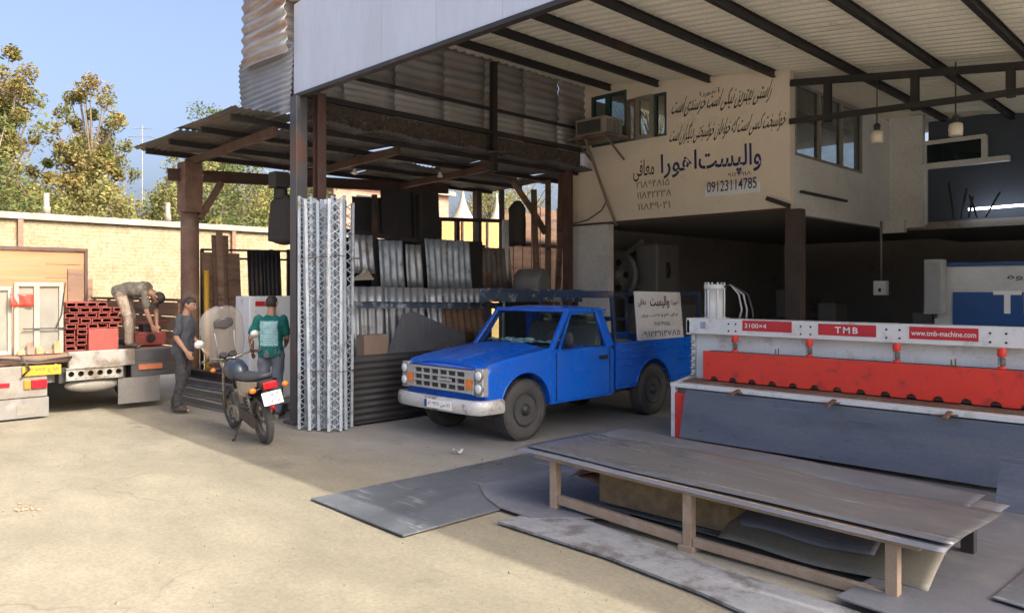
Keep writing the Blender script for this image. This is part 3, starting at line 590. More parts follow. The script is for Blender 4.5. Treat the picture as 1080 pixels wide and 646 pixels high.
# side wall X = -5.57 with big window, room beyond
Xs = XR0
def sidewall(g,y0,y1,z0,z1): g.hexa([(Xs-.15,y0,z0),(Xs,y0,z0),(Xs,y1,z0),(Xs-.15,y1,z0),(Xs-.15,y0,z1),(Xs,y0,z1),(Xs,y1,z1),(Xs-.15,y1,z1)])
Y1 = pt(838,100,X=Xs).y; Y2 = pt(909,100,X=Xs).y; zr = roofz(Xs)-.15
g = MB(); sidewall(g,12.152,16.7,3.05,4.02); sidewall(g,Y2,16.7,4.02,zr); sidewall(g,12.152,Y1+.02,4.02,zr); sidewall(g,Y1+.02,Y2,5.25,zr); g.build('white_side_wall', m_white, T)
for k in range(3):
    a = Y1+.02+(Y2-Y1-.02)*k/3; b_ = Y1+.02+(Y2-Y1-.02)*(k+1)/3
    g = MB(); t=.05; X_ = Xs
    g.box(X_-.08,X_+.01,a,a+t,4.02,5.25); g.box(X_-.08,X_+.01,b_-t,b_-.002,4.02,5.25); g.box(X_-.08,X_+.01,a+t,b_-t,4.02,4.07); g.box(X_-.08,X_+.01,a+t,b_-t,5.2,5.25)
    f = g.build('side_window', m_alu, T); g = MB(); g.box(X_-.03,X_-.024,a+t-.003,b_-t+.003,4.067,5.203); g.build('pane', m_glass, f)
g = MB(); g.bar((Xs+.06,12.3,3.42),(Xs+.06,14.2,3.42),.05,.04); g.build('side_bracket', m_darksteel, T)
# room interior: low walls, openings added so sky brightens the panes
g = MB(); g.box(XL0+.02,Xs-.16,16.55,16.7,3.3,3.85); g.box(XL0+.0,XL0+.1,12.16,13.2,3.3,5.8); g.box(XL0+.0,XL0+.1,15.4,16.55,3.3,5.8);g.box(XL0+.0,XL0+.1,13.2,15.4,3.3,4.1); g.build('inner_wall', m_white, T)
# painted writing
AR = {'ا':(0xFE8D,2),'آ':(0xFE81,2),'ب':(0xFE8F,4),'پ':(0xFB56,4),'ت':(0xFE95,4),'ج':(0xFE9D,4),'ح':(0xFEA1,4),'خ':(0xFEA5,4),'د':(0xFEA9,2),'ر':(0xFEAD,2),'ز':(0xFEAF,2),'س':(0xFEB1,4),'ش':(0xFEB5,4),'ص':(0xFEB9,4),'ع':(0xFEC9,4),'ف':(0xFED1,4),'ق':(0xFED5,4),'ک':(0xFB8E,4),'گ':(0xFB92,4),'ل':(0xFEDD,4),'م':(0xFEE1,4),'ن':(0xFEE5,4),'و':(0xFEED,2),'ه':(0xFEE9,4),'ی':(0xFBFC,4)}
def shape(s):
    out = []
    for i, ch in enumerate(s):
        if ch not in AR: out.append(ch); continue
        b_, n = AR[ch]; pj = i > 0 and s[i-1] in AR and AR[s[i-1]][1] == 4; nj = n == 4 and i+1 < len(s) and s[i+1] in AR
        k = (3 if nj else 1) if pj else (2 if nj else 0); out.append(chr(b_ + k))
    return ''.join(reversed(out)) if any(c in AR for c in s) else s
def text(s, name, mat, parent, o, right, up, W, H, depth=.004, shear=0, rise=0, bold=0, space=1):
    """flat lettering fitted to W x H on the plane (o, right, up)"""
    c = bpy.data.curves.new('t', 'FONT'); c.body = shape(s); c.resolution_u = 3; c.offset = bold; c.space_character = space
    ob = bpy.data.objects.new('t', c); col.objects.link(ob); bpy.context.view_layer.update()
    me = bpy.data.meshes.new_from_object(ob.evaluated_get(bpy.context.evaluated_depsgraph_get()))
    x0 = min(v.co.x for v in me.vertices); x1 = max(v.co.x for v in me.vertices); y0 = min(v.co.y for v in me.vertices); y1 = max(v.co.y for v in me.vertices)
    o = Vector(o); right = Vector(right); up = Vector(up); nrm = right.cross(up)
    g = MB(); vs = []
    for v in me.vertices:
        a = (v.co.x-x0)/(x1-x0); b_ = (v.co.y-y0)/(y1-y0)
        vs.append(o + right*(a*W + shear*b_*H) + up*(b_*H + rise*a) + nrm*depth)
    g.add(vs, [list(p.vertices) for p in me.polygons])
    bpy.data.objects.remove(ob); bpy.data.curves.remove(c)
    return g.build(name, mat, parent)
E1 = (1,0,0); E3 = (0,0,1)
def walltext(s, mat, u0, v0, u1, v1, **k):   # left-bottom pixel, right-top pixel, on the plane of the painted wall
    a = pt(u0, v0, Y=11.998); b_ = pt(u1, v1, Y=11.998)
    return text(s, 'painted_writing', mat, T, a, E1, E3, b_.x-a.x, b_.z-a.z if 'H' not in k else k.pop('H'), **k)
walltext('راستی بهترین نیکی است خرسندی است', m_blacktxt, 706, 126, 810, 94, H=.38, shear=.35, bold=.007, rise=-.03)
walltext('آهورا', m_blacktxt, 738, 103, 760, 95, H=.11, bold=.004)
walltext('خوشبخت کسی است که خواهان خوشبختی دیگران است', m_blacktxt, 704, 155, 825, 124, H=.40, shear=.35, bold=.007, rise=-.03)
walltext('والپست', m_bluetxt, 737, 187, 803, 155, H=.52, bold=.015, rise=-.05)
walltext('اهورا', m_bluetxt, 697, 189, 735, 162, H=.46, bold=.015)
walltext('معافی', m_blacktxt, 668, 192, 690, 168, H=.40, bold=.010)
walltext('۲۱۸۶۴۸۱۵', m_greentxt, 671, 199, 706, 192, H=.13, bold=.006)
walltext('۱۱۸۴۲۲۳۸', m_greentxt, 672, 210, 708, 203, H=.13, bold=.006)
walltext('۱۱۸۴۹۰۴۱', m_greentxt, 673, 222, 707, 214, H=.13, bold=.006)
walltext('۹۱۲۳۱۱۸', m_blacktxt, 768, 187, 792, 182, H=.07, bold=.002)
m_pale = M('pale_blue_board', (.86,.92,.97), None, .5, bump=0, fine=.02)
a = pt(743,209,Y=11.97); b_ = pt(801,191,Y=11.97)
g = MB(); g.box(a.x, b_.x, 11.972, 11.998, a.z+.02, b_.z); S_ = g.build('phone_number_board', m_pale, None, loc=(a.x,11.99,a.z), bevel=.01, label='small pale blue board with the number 09123114785 on the painted wall', cat='sign')
text('09123114785', 'number_lettering', m_bluetxt, S_, (a.x+.05,11.971,a.z+.09), E1, E3, b_.x-a.x-.10, .19, .003, bold=.004)
p = pt(808,209,Y=11.9); q = pt(832,217,Y=11.9)
g = MB(); g.bar((p.x,11.93,p.z),(q.x,11.93,q.z),.08,.07); g.build('wall_bracket', m_darksteel, T)
# AC unit on bracket
T = thing('air_conditioner', 'old boxy window air conditioner on a bracket below the office window', 'air conditioner', (pt(625,140,Y=11.6).x,11.7,4.7))
a = pt(607,146,Y=11.45); b_ = pt(638,121,Y=11.45)
g = MB(); g.box(a.x,b_.x,11.45,12.0,a.z,b_.z); g.build('case', M('ac_case',(.42,.38,.33),(.32,.28,.24),.6,.1,4), T, bevel=.012)
g = MB(); g.box(a.x+.05,b_.x-.09,11.437,11.448,a.z+.05,b_.z-.05); gr = g.build('grille', m_iron, T)
g = MB()
for k in range(9): z = a.z+.07+k*(b_.z-a.z-.12)/9; g.box(a.x+.06,b_.x-.1,11.425,11.436,z,z+.012)
g.build('grille_slat', m_darksteel, gr)
g = MB()
for k in range(8): y = 11.52+k*.05; g.box(b_.x+.001,b_.x+.008,y,y+.02,a.z+.05,b_.z-.05)
g.build('side_vent', m_iron, T)
g = MB(); g.box(a.x-.18,b_.x+.16,11.35,12.0,a.z-.06,a.z-.005); g.bar((a.x+.05,11.4,a.z-.06),(a.x+.05,11.99,a.z-.45),.03); g.bar((b_.x+.05,11.4,a.z-.06),(b_.x+.05,11.99,a.z-.45),.03); g.build('bracket', m_oldroof, T)
p0 = pt(617,146,Y=11.4); p1 = pt(640,212,Y=11.93); p2 = pt(650,238,Y=11.93)
g = MB(); g.tube([p0, p1, p2],[.03,.03,.025],6); g.build('drain_hose', M('drain_hose_plastic',(.25,.2,.16)), T)
g = MB(); q = [pt(605,236,Y=11.96), pt(620,232,Y=11.95), pt(634,222,Y=11.95), pt(640,212,Y=11.95)]
g.tube(q, .012, 5); g.build('cable', m_black, T)
# hanging cage lamps
for i, (u, v) in enumerate(((925,144),(1008,136))):
    p = pt(u, v, Y=11.6); T = thing('hanging_lamp', ['white shop lamp hanging left of the roof post','white shop lamp hanging right of the roof post'][i], 'lamp', (p.x,p.y,p.z), 0, 'lamps hung from the truss')
    g = MB(); g.tube([(p.x,p.y,4.9),(p.x,p.y,p.z+.17)],.01,5); g.build('cord', m_black, T)
    g = MB(); g.lathe([(.035,.08),(.05,.16),(.03,.19)],p,n=12); g.build('socket', m_black, T)
    g = MB(); g.lathe([(.06,-.10),(.085,-.09),(.09,0),(.085,.06),(.05,.085)],p,n=16); g.build('lamp_shade', M('opal_glass',(.75,.70,.58),None,.3,bump=0), T)
for i,(u,v) in enumerate(((374,184),(464,187))):
    p = pt(u,v,Y=7.5 if i==0 else 9.0); T = thing('hanging_bulb', ['bulb hanging under the left canopy, nearer the lattice strips','bulb hanging under the left canopy above the black plates'][i], 'lamp', p, 0, 'bulbs under the canopy')
    g = MB(); g.tube([(p.x,p.y,4.25),(p.x,p.y,p.z+.09)],.008,5); g.build('cord', m_black, T)
    g = MB(); g.lathe([(.03,-.0),(.05,.01),(.035,.06),(.02,.10)],p,n=12); g.build('bulb', m_whitep, T)

# ------------------------------------------------------------ upper right rooms
T = thing('rear_mezzanine', 'white walled upstairs corner with dark window behind the truss', 'office', (-4, 16.7, 3))
g = MB(); a = pt(940,235,Y=16.6); b_ = pt(974,130,Y=16.6); g.box(Xs+.002,b_.x,16.55,16.7,3.05,5.3); g.build('white_pier', m_white, T)
g = MB(); g.box(Xs-.1,b_.x-.3,16.4,16.548,2.95,3.2); g.build('ledge', m_white, T)
a = pt(975,176,Y=16.7); c = pt(1040,143,Y=16.7)
g = MB(); g.box(a.x,c.x,16.65,16.72,c.z-.05,c.z+.03); g.box(a.x,c.x+.4,16.55,16.72,a.z-.06,a.z+.04); g.box(c.x-.07,c.x+.03,16.651,16.72,a.z,c.z); g.box(a.x,a.x+.05,16.652,16.72,3.1,c.z); f = g.build('window_frame', m_white, T)
g = MB(); g.box(a.x+.05,c.x-.07,16.68,16.69,a.z+.04,c.z-.05); g.build('pane', m_glassd, f)
g = MB(); g.box(b_.x+.002,4.6,16.9,17.0,3.1,5.2); g.build('dark_partition', M('blue_grey_partition',(.06,.075,.10),(.08,.09,.12),.8), T)
for k in range(5):
    x = a.x+.6+k*.13+rnd.random()*.05; g = MB(); g.bar((x,16.4,3.16),(x+rnd.uniform(-.2,.3),16.5,3.16+rnd.uniform(.4,.9)),.03); g.build('iron_bar', m_darksteel, None, loc=(x,16.4,3.16), label='dark iron bar leaning in a bundle on the mezzanine floor', cat='bar', group='bars stored on the mezzanine')
p = pt(1050,219,Y=16.6); g = MB(); g.tube([p-Vector((.45,0,0)), p+Vector((.6,0,.02))],.022,8)
g.build('tube_light', emit('lit_tube',(.85,.92,1),5.0), label='lit fluorescent tube above the right hand machines', cat='tube light', loc=p)
# ------------------------------------------------------------ left canopy (lean-to)
T = thing('canopy', 'old sagging corrugated canopy on a thick brown post beside the shed', 'canopy', (-13, 5.25, 0))
XC0, XC1, YC = -13.45, -9.95, 4.62
def cz(x): return 4.17 + .05*(x-XC0)/(XC1-XC0)
g = MB()
for k in range(8):
    y = YC + k*1.0 - (.12 if k == 0 else 0)
    for j in range(2):
        x = XC0 + j*1.85 - (r2.uniform(0,.14))
        g.corr((x, y+1.06, cz(x)+.02*((k+j)%2)), (0,-1.08,0), (1.98,0,.03), .10,.012, warp=.03, seed=k*3+j, rag=0)
g.build('roof_sheet', m_canopy, T)
for x in (-13.3,-12.3,-11.1,-10.1):
    g = MB(); g.bar((x,YC+.02,cz(x)-.06),(x,12.6,cz(x)-.03),.06,.09); g.build('rafter', m_darksteel, T)
g = MB(); g.ibeam((-13.05,4.9,3.72),(-12.9,10.9,4.02),.12,.2,.015); g.build('main_beam', m_redsteel, T)
for y in (5.25, 7.4, 9.6): 
    g = MB(); g.bar((-13.1,y,3.96),(-10.0,y,cz(-10)-.17),.08,.12); g.build('cross_beam', m_redsteel, T)
px, py = -13.0, 5.25
g = MB(); g.tube([(px,py,-.05),(px+.01,py,1.6),(px-.01,py,3.3)],[.155,.15,.145],14); g.build('post', m_rust, T)
g = MB(); g.box(px-.17,px+.17,py-.15,py+.15,3.1,3.95); g.bar((px+.1,py+.12,3.0),(px+.1,py+.5,3.65),.1,.1); g.build('post_head', m_rust, T, bevel=.01)
g = MB(); g.box(-10.15,-10.0,11.6,11.75,-.05,4.3); g.build('rear_post', m_redsteel, T); g = MB(); g.box(-13.2,-13.05,11.9,12.05,-.05,4.1); g.build('rear_post', m_redsteel, T)
# black jacket-like bundle on the front post side
p = pt(299,205,X=-10.4)
def cloth(name, top, w, h, d, mat, lab, seed, cat='jacket', group=None):
    rr = random.Random(seed); g = MB(); n = 16; rows = 12; vs = []
    ph = rr.random()*6
    for j in range(rows+1):
        f = j/rows; rw = w*(.35+.65*min(1,f*6))*(1-.12*f); 
        for k in range(n):
            t = 2*math.pi*k/n; rr_ = 1+.14*math.sin(3*t+ph+f*1.5)+.16*math.sin(7*t+f*2)*min(1,f*2)
            vs.append(Vector(top)+Vector((.7071*math.cos(t)*rw/2*rr_-.7071*math.sin(t)*d/2, .7071*math.cos(t)*rw/2*rr_+.7071*math.sin(t)*d/2, -f*h+(.03*math.sin(2*t+ph) if j==rows else 0))))
    fs = [(j*n+k,j*n+(k+1)%n,(j+1)*n+(k+1)%n,(j+1)*n+k) for j in range(rows) for k in range(n)] + [tuple(range(n))[::-1], tuple(rows*n+k for k in range(n))]
    g.add(vs, fs, 0, True); return g.build(name, mat, None, loc=top, label=lab, cat=cat, group=group)
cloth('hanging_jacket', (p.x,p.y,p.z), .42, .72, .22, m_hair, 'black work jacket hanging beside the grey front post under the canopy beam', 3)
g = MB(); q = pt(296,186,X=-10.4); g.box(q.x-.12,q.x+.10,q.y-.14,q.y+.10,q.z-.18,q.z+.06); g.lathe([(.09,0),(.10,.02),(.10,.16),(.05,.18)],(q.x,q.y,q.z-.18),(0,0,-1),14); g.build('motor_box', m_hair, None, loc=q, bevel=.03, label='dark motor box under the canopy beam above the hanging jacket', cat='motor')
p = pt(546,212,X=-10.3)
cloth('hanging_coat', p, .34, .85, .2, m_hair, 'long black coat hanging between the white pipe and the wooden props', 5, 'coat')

# ------------------------------------------------------------ scrap and stock under the canopy
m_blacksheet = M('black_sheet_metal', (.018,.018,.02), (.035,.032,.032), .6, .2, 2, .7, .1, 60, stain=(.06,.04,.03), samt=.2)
# rack of dark angle iron along Y behind the truck
T = thing('sheet_rack', 'dark angle iron rack holding corrugated sheets behind the blue truck', 'rack', (-10.6, 8, 0))
XR = -10.75
def onx(u, v, X): return pt(u, v, X=X)
ya = onx(352,250,XR).y; yb = onx(506,250,XR).y
g = MB(); z1 = onx(370,243,XR).z; z2 = onx(498,263,XR).z
g.bar((XR,ya,z1),(XR,yb,z2),.06,.08); g.bar((XR,ya,1.55),(XR,yb,1.5),.06,.08)
for u in (352,396,444,506): y = onx(u,250,XR).y; g.bar((XR-.03,y,0),(XR-.03,y,onx(u,205 if u<500 else 262,XR).z),.07,.07)
g.build('frame', m_darksteel, T)
XB = -12.6
T = thing('open_frame', 'tall dark open steel frame with the sunlit orange screen seen through it', 'frame', (XB, 12, 0))
m_reed = M('yellow_fibre_panel', (.62,.42,.16), (.50,.32,.11), .8, 0, 2, .7, .2, 40, stain=(.38,.23,.09), samt=.3, stretch=(.4,1,3))
tb = bsdf(m_reed); 
def addtrans(m, f):
    t = m.node_tree; b = bsdf(m); tl = N(t,'ShaderNodeBsdfTranslucent'); mx = N(t,'ShaderNodeMixShader'); mx.inputs[0].default_value = f
    t.links.new(b.inputs['Base Color'].links[0].from_socket, tl.inputs[0]); o_ = next(n for n in t.nodes if n.type=='OUTPUT_MATERIAL')
    t.links.new(b.outputs[0], mx.inputs[1]); t.links.new(tl.outputs[0], mx.inputs[2]); t.links.new(mx.outputs[0], o_.inputs[0])
us = (463,482,505,529)
for k in range(3):
    for (va, vb) in ((233,262),(268,302)):
        pass
g = MB()
for u in us: a = onx(u,300,XB); g.bar((XB,a.y,0),(XB,a.y,onx(u,200 if u==529 else 232,XB).z),.09,.09)
for v in (231,265,304): a = onx(463,v,XB); b_ = onx(531,v+2,XB); g.bar((XB,a.y,a.z),(XB,b_.y,b_.z),.08,.08)
g.build('frame', m_darksteel, T)
# black plates standing on the rack top
for i,(u0,u1,v0,v1) in enumerate(((373,405,210,246),(403,440,204,250),(437,464,203,253))):
    X = -10.95+.06*i; a = onx(u0,v1,X); b_ = onx(u1,v0,X); g = MB(); g.hexa([(X,a.y,a.z),(X+.012,a.y,a.z),(X+.012,b_.y,a.z),(X,b_.y,a.z),(X-.06,a.y,b_.z),(X-.048,a.y,b_.z),(X-.048,b_.y,b_.z+.03),(X-.06,b_.y,b_.z+.03)])
    g.build('black_plate', m_blacksheet, None, loc=(X,a.y,a.z), label=['left black steel plate standing above the corrugated sheets','middle and widest black steel plate above the corrugated sheets','right black steel plate above the corrugated sheets, beside the tent tops'][i], cat='steel plate', group='black plates on top of the rack')
# galvanised sheets, upper row then lower row
def csheet(u0,u1,v0,v1,X,mat,label,group,seed,pitch=.14,lean=.08,amp=.02):
    a = onx(u0,v1,X); b_ = onx(u1,v0,X); g = MB()
    g.corr((X,a.y,a.z),(0,b_.y-a.y,0),(-lean,0,b_.z-a.z),pitch,amp,warp=.01,seed=seed,per=8,rag=.0); return g.build('corrugated_sheet', mat, None, loc=(X,a.y,a.z), label=label, cat='corrugated sheet', group=group)
gr = 'galvanised corrugated sheets in the rack'
csheet(370,395,248,288,-10.5,m_galv,'short grey corrugated sheet at the left end of the rack, beside the lattice strips',gr,1)
csheet(402,428,254,304,-10.5,m_galvl,'bright narrow corrugated sheet, second from the left in the rack',gr,2)
csheet(430,447,258,304,-10.5,m_galv,'narrowest corrugated sheet between two dark gaps in the rack',gr,3)
csheet(451,498,254,304,-10.5,m_galvl,'widest corrugated sheet at the right end of the rack beside the yellow panels',gr,4)
g2 = 'corrugated sheets standing behind the blue rail'
csheet(369,408,302,395,-9.55,m_galv,'pale corrugated sheet on the ground next to the lattice strips, below the blue rail',g2,5)
csheet(409,452,303,400,-9.6,m_galv,'tall corrugated sheet behind the grey triangular offcut',g2,6)
csheet(452,508,304,350,-9.6,m_galv,'corrugated sheet above the truck bonnet behind the blue rail',g2,7)
csheet(468,512,322,352,-9.52,m_woodd,'rust brown corrugated sheet just left of the truck cab',g2,8)
csheet(506,540,262,304,-10.9,m_oldroof,'dull brown corrugated sheet behind the white pipe post','old sheets by the white pipe',9)
# black boards added to darken the gaps between the sheets
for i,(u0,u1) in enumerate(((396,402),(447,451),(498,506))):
    X=-10.62; a = onx(u0-3,304,X); b_ = onx(u1+3,255,X); g = MB(); g.box(X-.01,X,a.y,b_.y,a.z,b_.z); g.build('gap_darkening_board', m_blacksheet, None, loc=(X,a.y,a.z), label=['black board darkening the left gap between corrugated sheets','black board darkening the middle gap between corrugated sheets','black board darkening the gap right of the widest corrugated sheet'][i], cat='board', group='black boards darkening the rack gaps')
X=-11.25; a = onx(350,300,X); b_ = onx(512,300,X); g = MB(); g.box(X-.02,X,a.y,b_.y,0,onx(400,252,X).z); g.build('backing_board', m_blacksheet, None, loc=(X,a.y,0), label='wide black board added to darken the back of the sheet rack', cat='board')  # black board added to hide the sunlit wall behind the gaps
X=-10.1; a = onx(366,300,X); b_ = onx(515,300,X); g = MB(); g.box(X-.02,X,a.y,b_.y,0,onx(400,304,X).z); g.build('backing_board', m_woodd, None, loc=(X,a.y,0), label='low brown board behind the lower row of corrugated sheets', cat='board')
# grey triangular offcut and brown block
X=-9.35; g = MB(); poly=[(405,380),(424,331),(436,328),(490,352),(492,395),(403,395)]; P3=[onx(u,v,X) for u,v in poly]
g.prism([(p.y,p.z) for p in P3],(X,0,0),(0,1,0),(0,0,1),(1,0,0),.012); g.build('triangular_offcut', m_plate2, None, loc=(X,P3[0].y,P3[0].z), label='large grey triangular steel offcut leaning behind the truck bonnet', cat='steel offcut')
a = onx(384,377,-9.1); b_ = onx(409,352,-9.1); g = MB(); g.box(-9.3,-9.1,a.y,b_.y,a.z,b_.z); g.build('brown_block', M('brown_cardboard',(.30,.22,.17),(.24,.17,.13),.9), None, loc=a, bevel=.01, label='brown carton on the black sheet stack by the lattice strips', cat='carton')
a = onx(371,302,-9.4); b_ = onx(397,276,-9.4); g = MB(); 
for k in range(5): g.bar((-9.4,a.y+.05*k,a.z+.1+.02*k),(-9.5,b_.y-.03*k,a.z+.12+.035*k),.05,.03)
g.build('timber_offcuts', m_conc, None, loc=a, label='pale timber offcuts lying on the rail beside the lattice strips', cat='timber')
# blue rail
X=-9.3; a = onx(370,321,X); b_ = onx(530,322,X); g = MB(); g.ibeam((X,a.y,a.z),(X,b_.y,b_.z+.0),.08,.10,.012); g.build('blue_rail', m_bluebeam, None, loc=a, label='thin blue steel rail running behind the truck bonnet', cat='rail')
X=-8.75; a = onx(508,311,X); b_ = onx(612,312,X); g = MB(); g.bar((X,a.y,a.z),(X,b_.y,b_.z),.10,.21); g.bar((X+.06,a.y,a.z+.09),(X+.06,b_.y,b_.z+.09),.03,.04); g.build('chipped_beam', m_bluebeam, None, loc=a, bevel=.006, label='thick chipped blue and white beam above the truck cab roof', cat='beam')
for k,(y) in enumerate((a.y+.15,b_.y-.15)):
    g = MB(); g.bar((X,y,0),(X,y,a.z-.108),.07,.07); g.box(X-.12,X+.12,y-.12,y+.12,0,.012); g.build('trestle_post', m_darksteel, None, loc=(X,y,0), label=['steel prop under the near end of the chipped beam','steel prop under the far end of the chipped beam'][k], cat='prop', group='props under the chipped beam')
# black corrugated pack standing on the ground by the lattice strips
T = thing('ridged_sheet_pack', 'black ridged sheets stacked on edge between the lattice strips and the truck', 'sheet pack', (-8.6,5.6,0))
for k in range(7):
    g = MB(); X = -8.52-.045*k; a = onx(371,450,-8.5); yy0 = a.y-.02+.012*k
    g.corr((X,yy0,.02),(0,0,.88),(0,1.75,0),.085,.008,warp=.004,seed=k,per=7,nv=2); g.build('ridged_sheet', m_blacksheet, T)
# lattice strips
T0 = None; grp = 'galvanised lattice strips on end'
def lattice(name, loc, rot, label):
    T = thing(name, label, 'lattice strip', loc, rot, grp); H = 3.0; w = .15; g = MB()
    for s in (-1,1): g.box(s*w/2-.018, s*w/2+.018, -.018, .018, 0, H)
    g.build('side_rail', m_galvl, T, local=True, bevel=.0)
    g = MB(); n = 25; st = H/n
    for k in range(n):
        z = k*st; g.bar((-w/2,0,z),(w/2,0,z+st),.016,.010); g.bar((w/2,.005,z),(-w/2,.005,z+st),.016,.010)
    g.build('lacing', m_galvl, T, local=True); return T
base = pt(322,452,Z=0); right = (pt(360,455,Z=0)-base)
L0 = lattice('lattice_strip', base, R(50), 'tall galvanised lattice strip standing on end in the bundle beside the grey post')
for k in range(1,12):
    f = k/11; p = base + right*f + Vector((-.10*(k%3), .10*(k%3), 0)); c = copy_tree(L0, loc=p, rotz=R(50)+(rnd.uniform(-.7,.7) if k%2 else R(-8)))
    c.scale = (1, 1, rnd.uniform(.975,1.005))
    if k == 11: c['label'] = 'rightmost galvanised lattice strip of the bundle, beside the black ridged sheets'
    c.rotation_euler = (R(rnd.uniform(-1.2,1.2)), R(rnd.uniform(-1.0,1.0)), c.rotation_euler.z)
for zz_ in (.75, 2.2):
    q = [base+Vector((-.12,-.06,zz_)), base+right+Vector((.08,-.05,zz_+.02)), base+right+Vector((-.05,.32,zz_)), base+Vector((-.28,.28,zz_-.02))]
    g = MB(); g.tube(q, .006, 6, closed=True); g.build('tie_wire', m_rust, None, loc=q[0], label='rusty tie wire round the %s of the lattice bundle' % ('foot' if zz_<1 else 'upper part'), cat='wire', group='wires tying the lattice bundle')
# white pipe post, wooden props, misc at back (u 530-600)
g = MB(); p = onx(533,300,-11.0); g.tube([(p.x,p.y,0),(p.x,p.y,onx(533,232,-11).z)],.07,10); g.build('white_pipe_post', m_white, None, loc=(p.x,p.y,0), label='stained white pipe post right of the yellow panels', cat='post')
for i,(u0,v0,u1,v1) in enumerate(((540,190,575,245),(578,190,576,300),(592,180,585,300),(563,200,566,300),(600,230,604,300))):
    a = onx(u0,v0,-10.6+.05*i); b_ = onx(u1,v1,-10.6+.05*i); b_.z = max(0, b_.z-(1.5 if v1>=300 else 0))
    g = MB(); g.tube([a,(a+b_)/2+Vector((.02,.01,0)),b_],[.06,.065,.07],8); g.build('timber_prop', m_woodd, None, loc=b_, label=['diagonal timber prop braced against the upright','thick upright timber prop that carries the diagonal one','upright timber prop nearest the office wall','thin upright prop under the end of the canopy','dark upright prop against the cream wall edge'][i], cat='timber prop', group='timber props by the office')
T = thing('plank_screen', 'pinkish brown plank screen behind the timber props', 'screen', (-13.5,14.5,0)); g = MB()
for k in range(11):
    y = 13.2+k*.33; g.box(-13.5,-13.46,y,y+.29,0,3.9+rnd.uniform(-.15,.1))
g.build('plank', m_woodd, T); g = MB(); g.bar((-13.42,13.2,3.0),(-13.42,16.8,3.0),.06); g.bar((-13.42,13.2,1.2),(-13.42,16.8,1.2),.06); g.build('rail', m_darksteel, T)
a = onx(560,290,-10.0); T = thing('scrap_motor', 'dark scrap motor behind the beam beside the white pipe', 'motor', (a.x,a.y,0)); g = MB(); g.lathe([(.28,0),(.3,.05),(.3,.5),(.24,.55)],(a.x-.3,a.y,1.9),(1,.3,0),16); g.build('body', m_iron, T); g=MB(); g.box(a.x-.4,a.x+.3,a.y-.3,a.y+.3,0,1.58); g.build('stand', m_darksteel, T)

# ------------------------------------------------------------ stock behind the men
XG = -12.0
T = thing('angle_rack', 'thin dark rail frame behind the two standing men', 'rack', (-13.4, 7, 0)); g = MB(); X=-13.3
for v in (263,272): a = onx(212,v,X); b_ = onx(308,v+2,X); g.bar((X,a.y,a.z),(X,b_.y,b_.z),.035,.035)
for u in (213,286,304): a=onx(u,263,X); g.bar((X,a.y,0),(X,a.y,a.z),.05,.05)
g.build('frame', m_darksteel, T)
for i,(u0,u1,v0) in enumerate(((217,232,266),(228,245,248),(244,257,267),(266,285,266),(283,301,266),(233,239,243))):
    X=-12.9+.08*i; a = onx(u0,345,X); b_ = onx(u1,v0,X); g = MB(); 
    if i in (3,4): g.corr((X,a.y,.02),(0,b_.y-a.y,0),(-.2,0,b_.z),.08,.01,seed=i)
    else: g.hexa([(X,a.y,0),(X+.04,a.y,0),(X+.04,b_.y,0),(X,b_.y,0),(X-.2,a.y,b_.z),(X-.16,a.y,b_.z),(X-.16,b_.y,b_.z),(X-.2,b_.y,b_.z)])
    g.build('upright_board', m_woodd if i in (0,1,2,5) else m_blacksheet, None, loc=(X,a.y,0), label=['brown board nearest the thick post, leaning in the rack','tallest brown board leaning behind the windscreen of the motorcycle','narrow brown board right of the tallest one','dark ridged board above the white cabinet','dark ridged board beside the grey front post','slim brown strip rising above the other boards'][i], cat='board', group='boards leaning behind the men')
g = MB(); p=onx(219,330,-12.7); g.tube([(p.x,p.y,0),(p.x-.05,p.y,onx(219,285,-12.7).z)],.045,8); g.build('yellow_pipe', m_yplate, None, loc=(p.x,p.y,0), label='yellow pipe standing beside the thick brown post', cat='pipe')
# white cabinet with red tag and hook
X=-11.6; a = onx(263,344,X); b_ = onx(316,312,X)
T = thing('white_cabinet', 'white steel cabinet with a small red tag behind the man in the teal shirt', 'cabinet', (X,a.y,0)); g = MB(); g.box(X-.5,X,a.y,b_.y,0,b_.z); g.build('body', m_whitep, T, bevel=.02)
g = MB(); g.box(X+.002,X+.008,a.y+.1,a.y+.33,b_.z-.16,b_.z-.08); g.build('red_tag', m_redlab, T)
g = MB(); y=(a.y+b_.y)/2; g.box(X+.002,X+.006,y-.005,y+.005,.1,b_.z-.03); g.box(X+.002,X+.03,y+.05,y+.07,1.0,1.15); g.build('door_gap', m_black, T)
# steel sections piled on the ground behind the dark shirted man
grp='steel sections piled on the ground'
specs=[(-12.45,4.85,.06,-10.35,4.95),(-12.4,5.15,.06,-10.3,5.3),(-12.45,5.45,.06,-10.3,5.6),(-12.5,4.9,.19,-10.45,5.05),(-12.35,5.2,.19,-10.3,5.35),(-12.5,4.95,.32,-10.6,5.15),(-12.4,5.3,.32,-10.35,5.4),(-12.45,5.05,.45,-10.5,5.2),(-12.4,5.35,.45,-10.4,5.5)]
for i,(x0,y0,z,x1,y1) in enumerate(specs):
    g = MB(); q=Vector((x0,y0,z)); e=Vector((x1,y1,z)); g.ibeam(q,e,.13,.115,.014); g.build('steel_section', [m_iron,m_darksteel,m_plate2][i%3], None, loc=q, label='dark steel I-section lying in the pile behind the motorcycle', cat='steel section', group=grp)

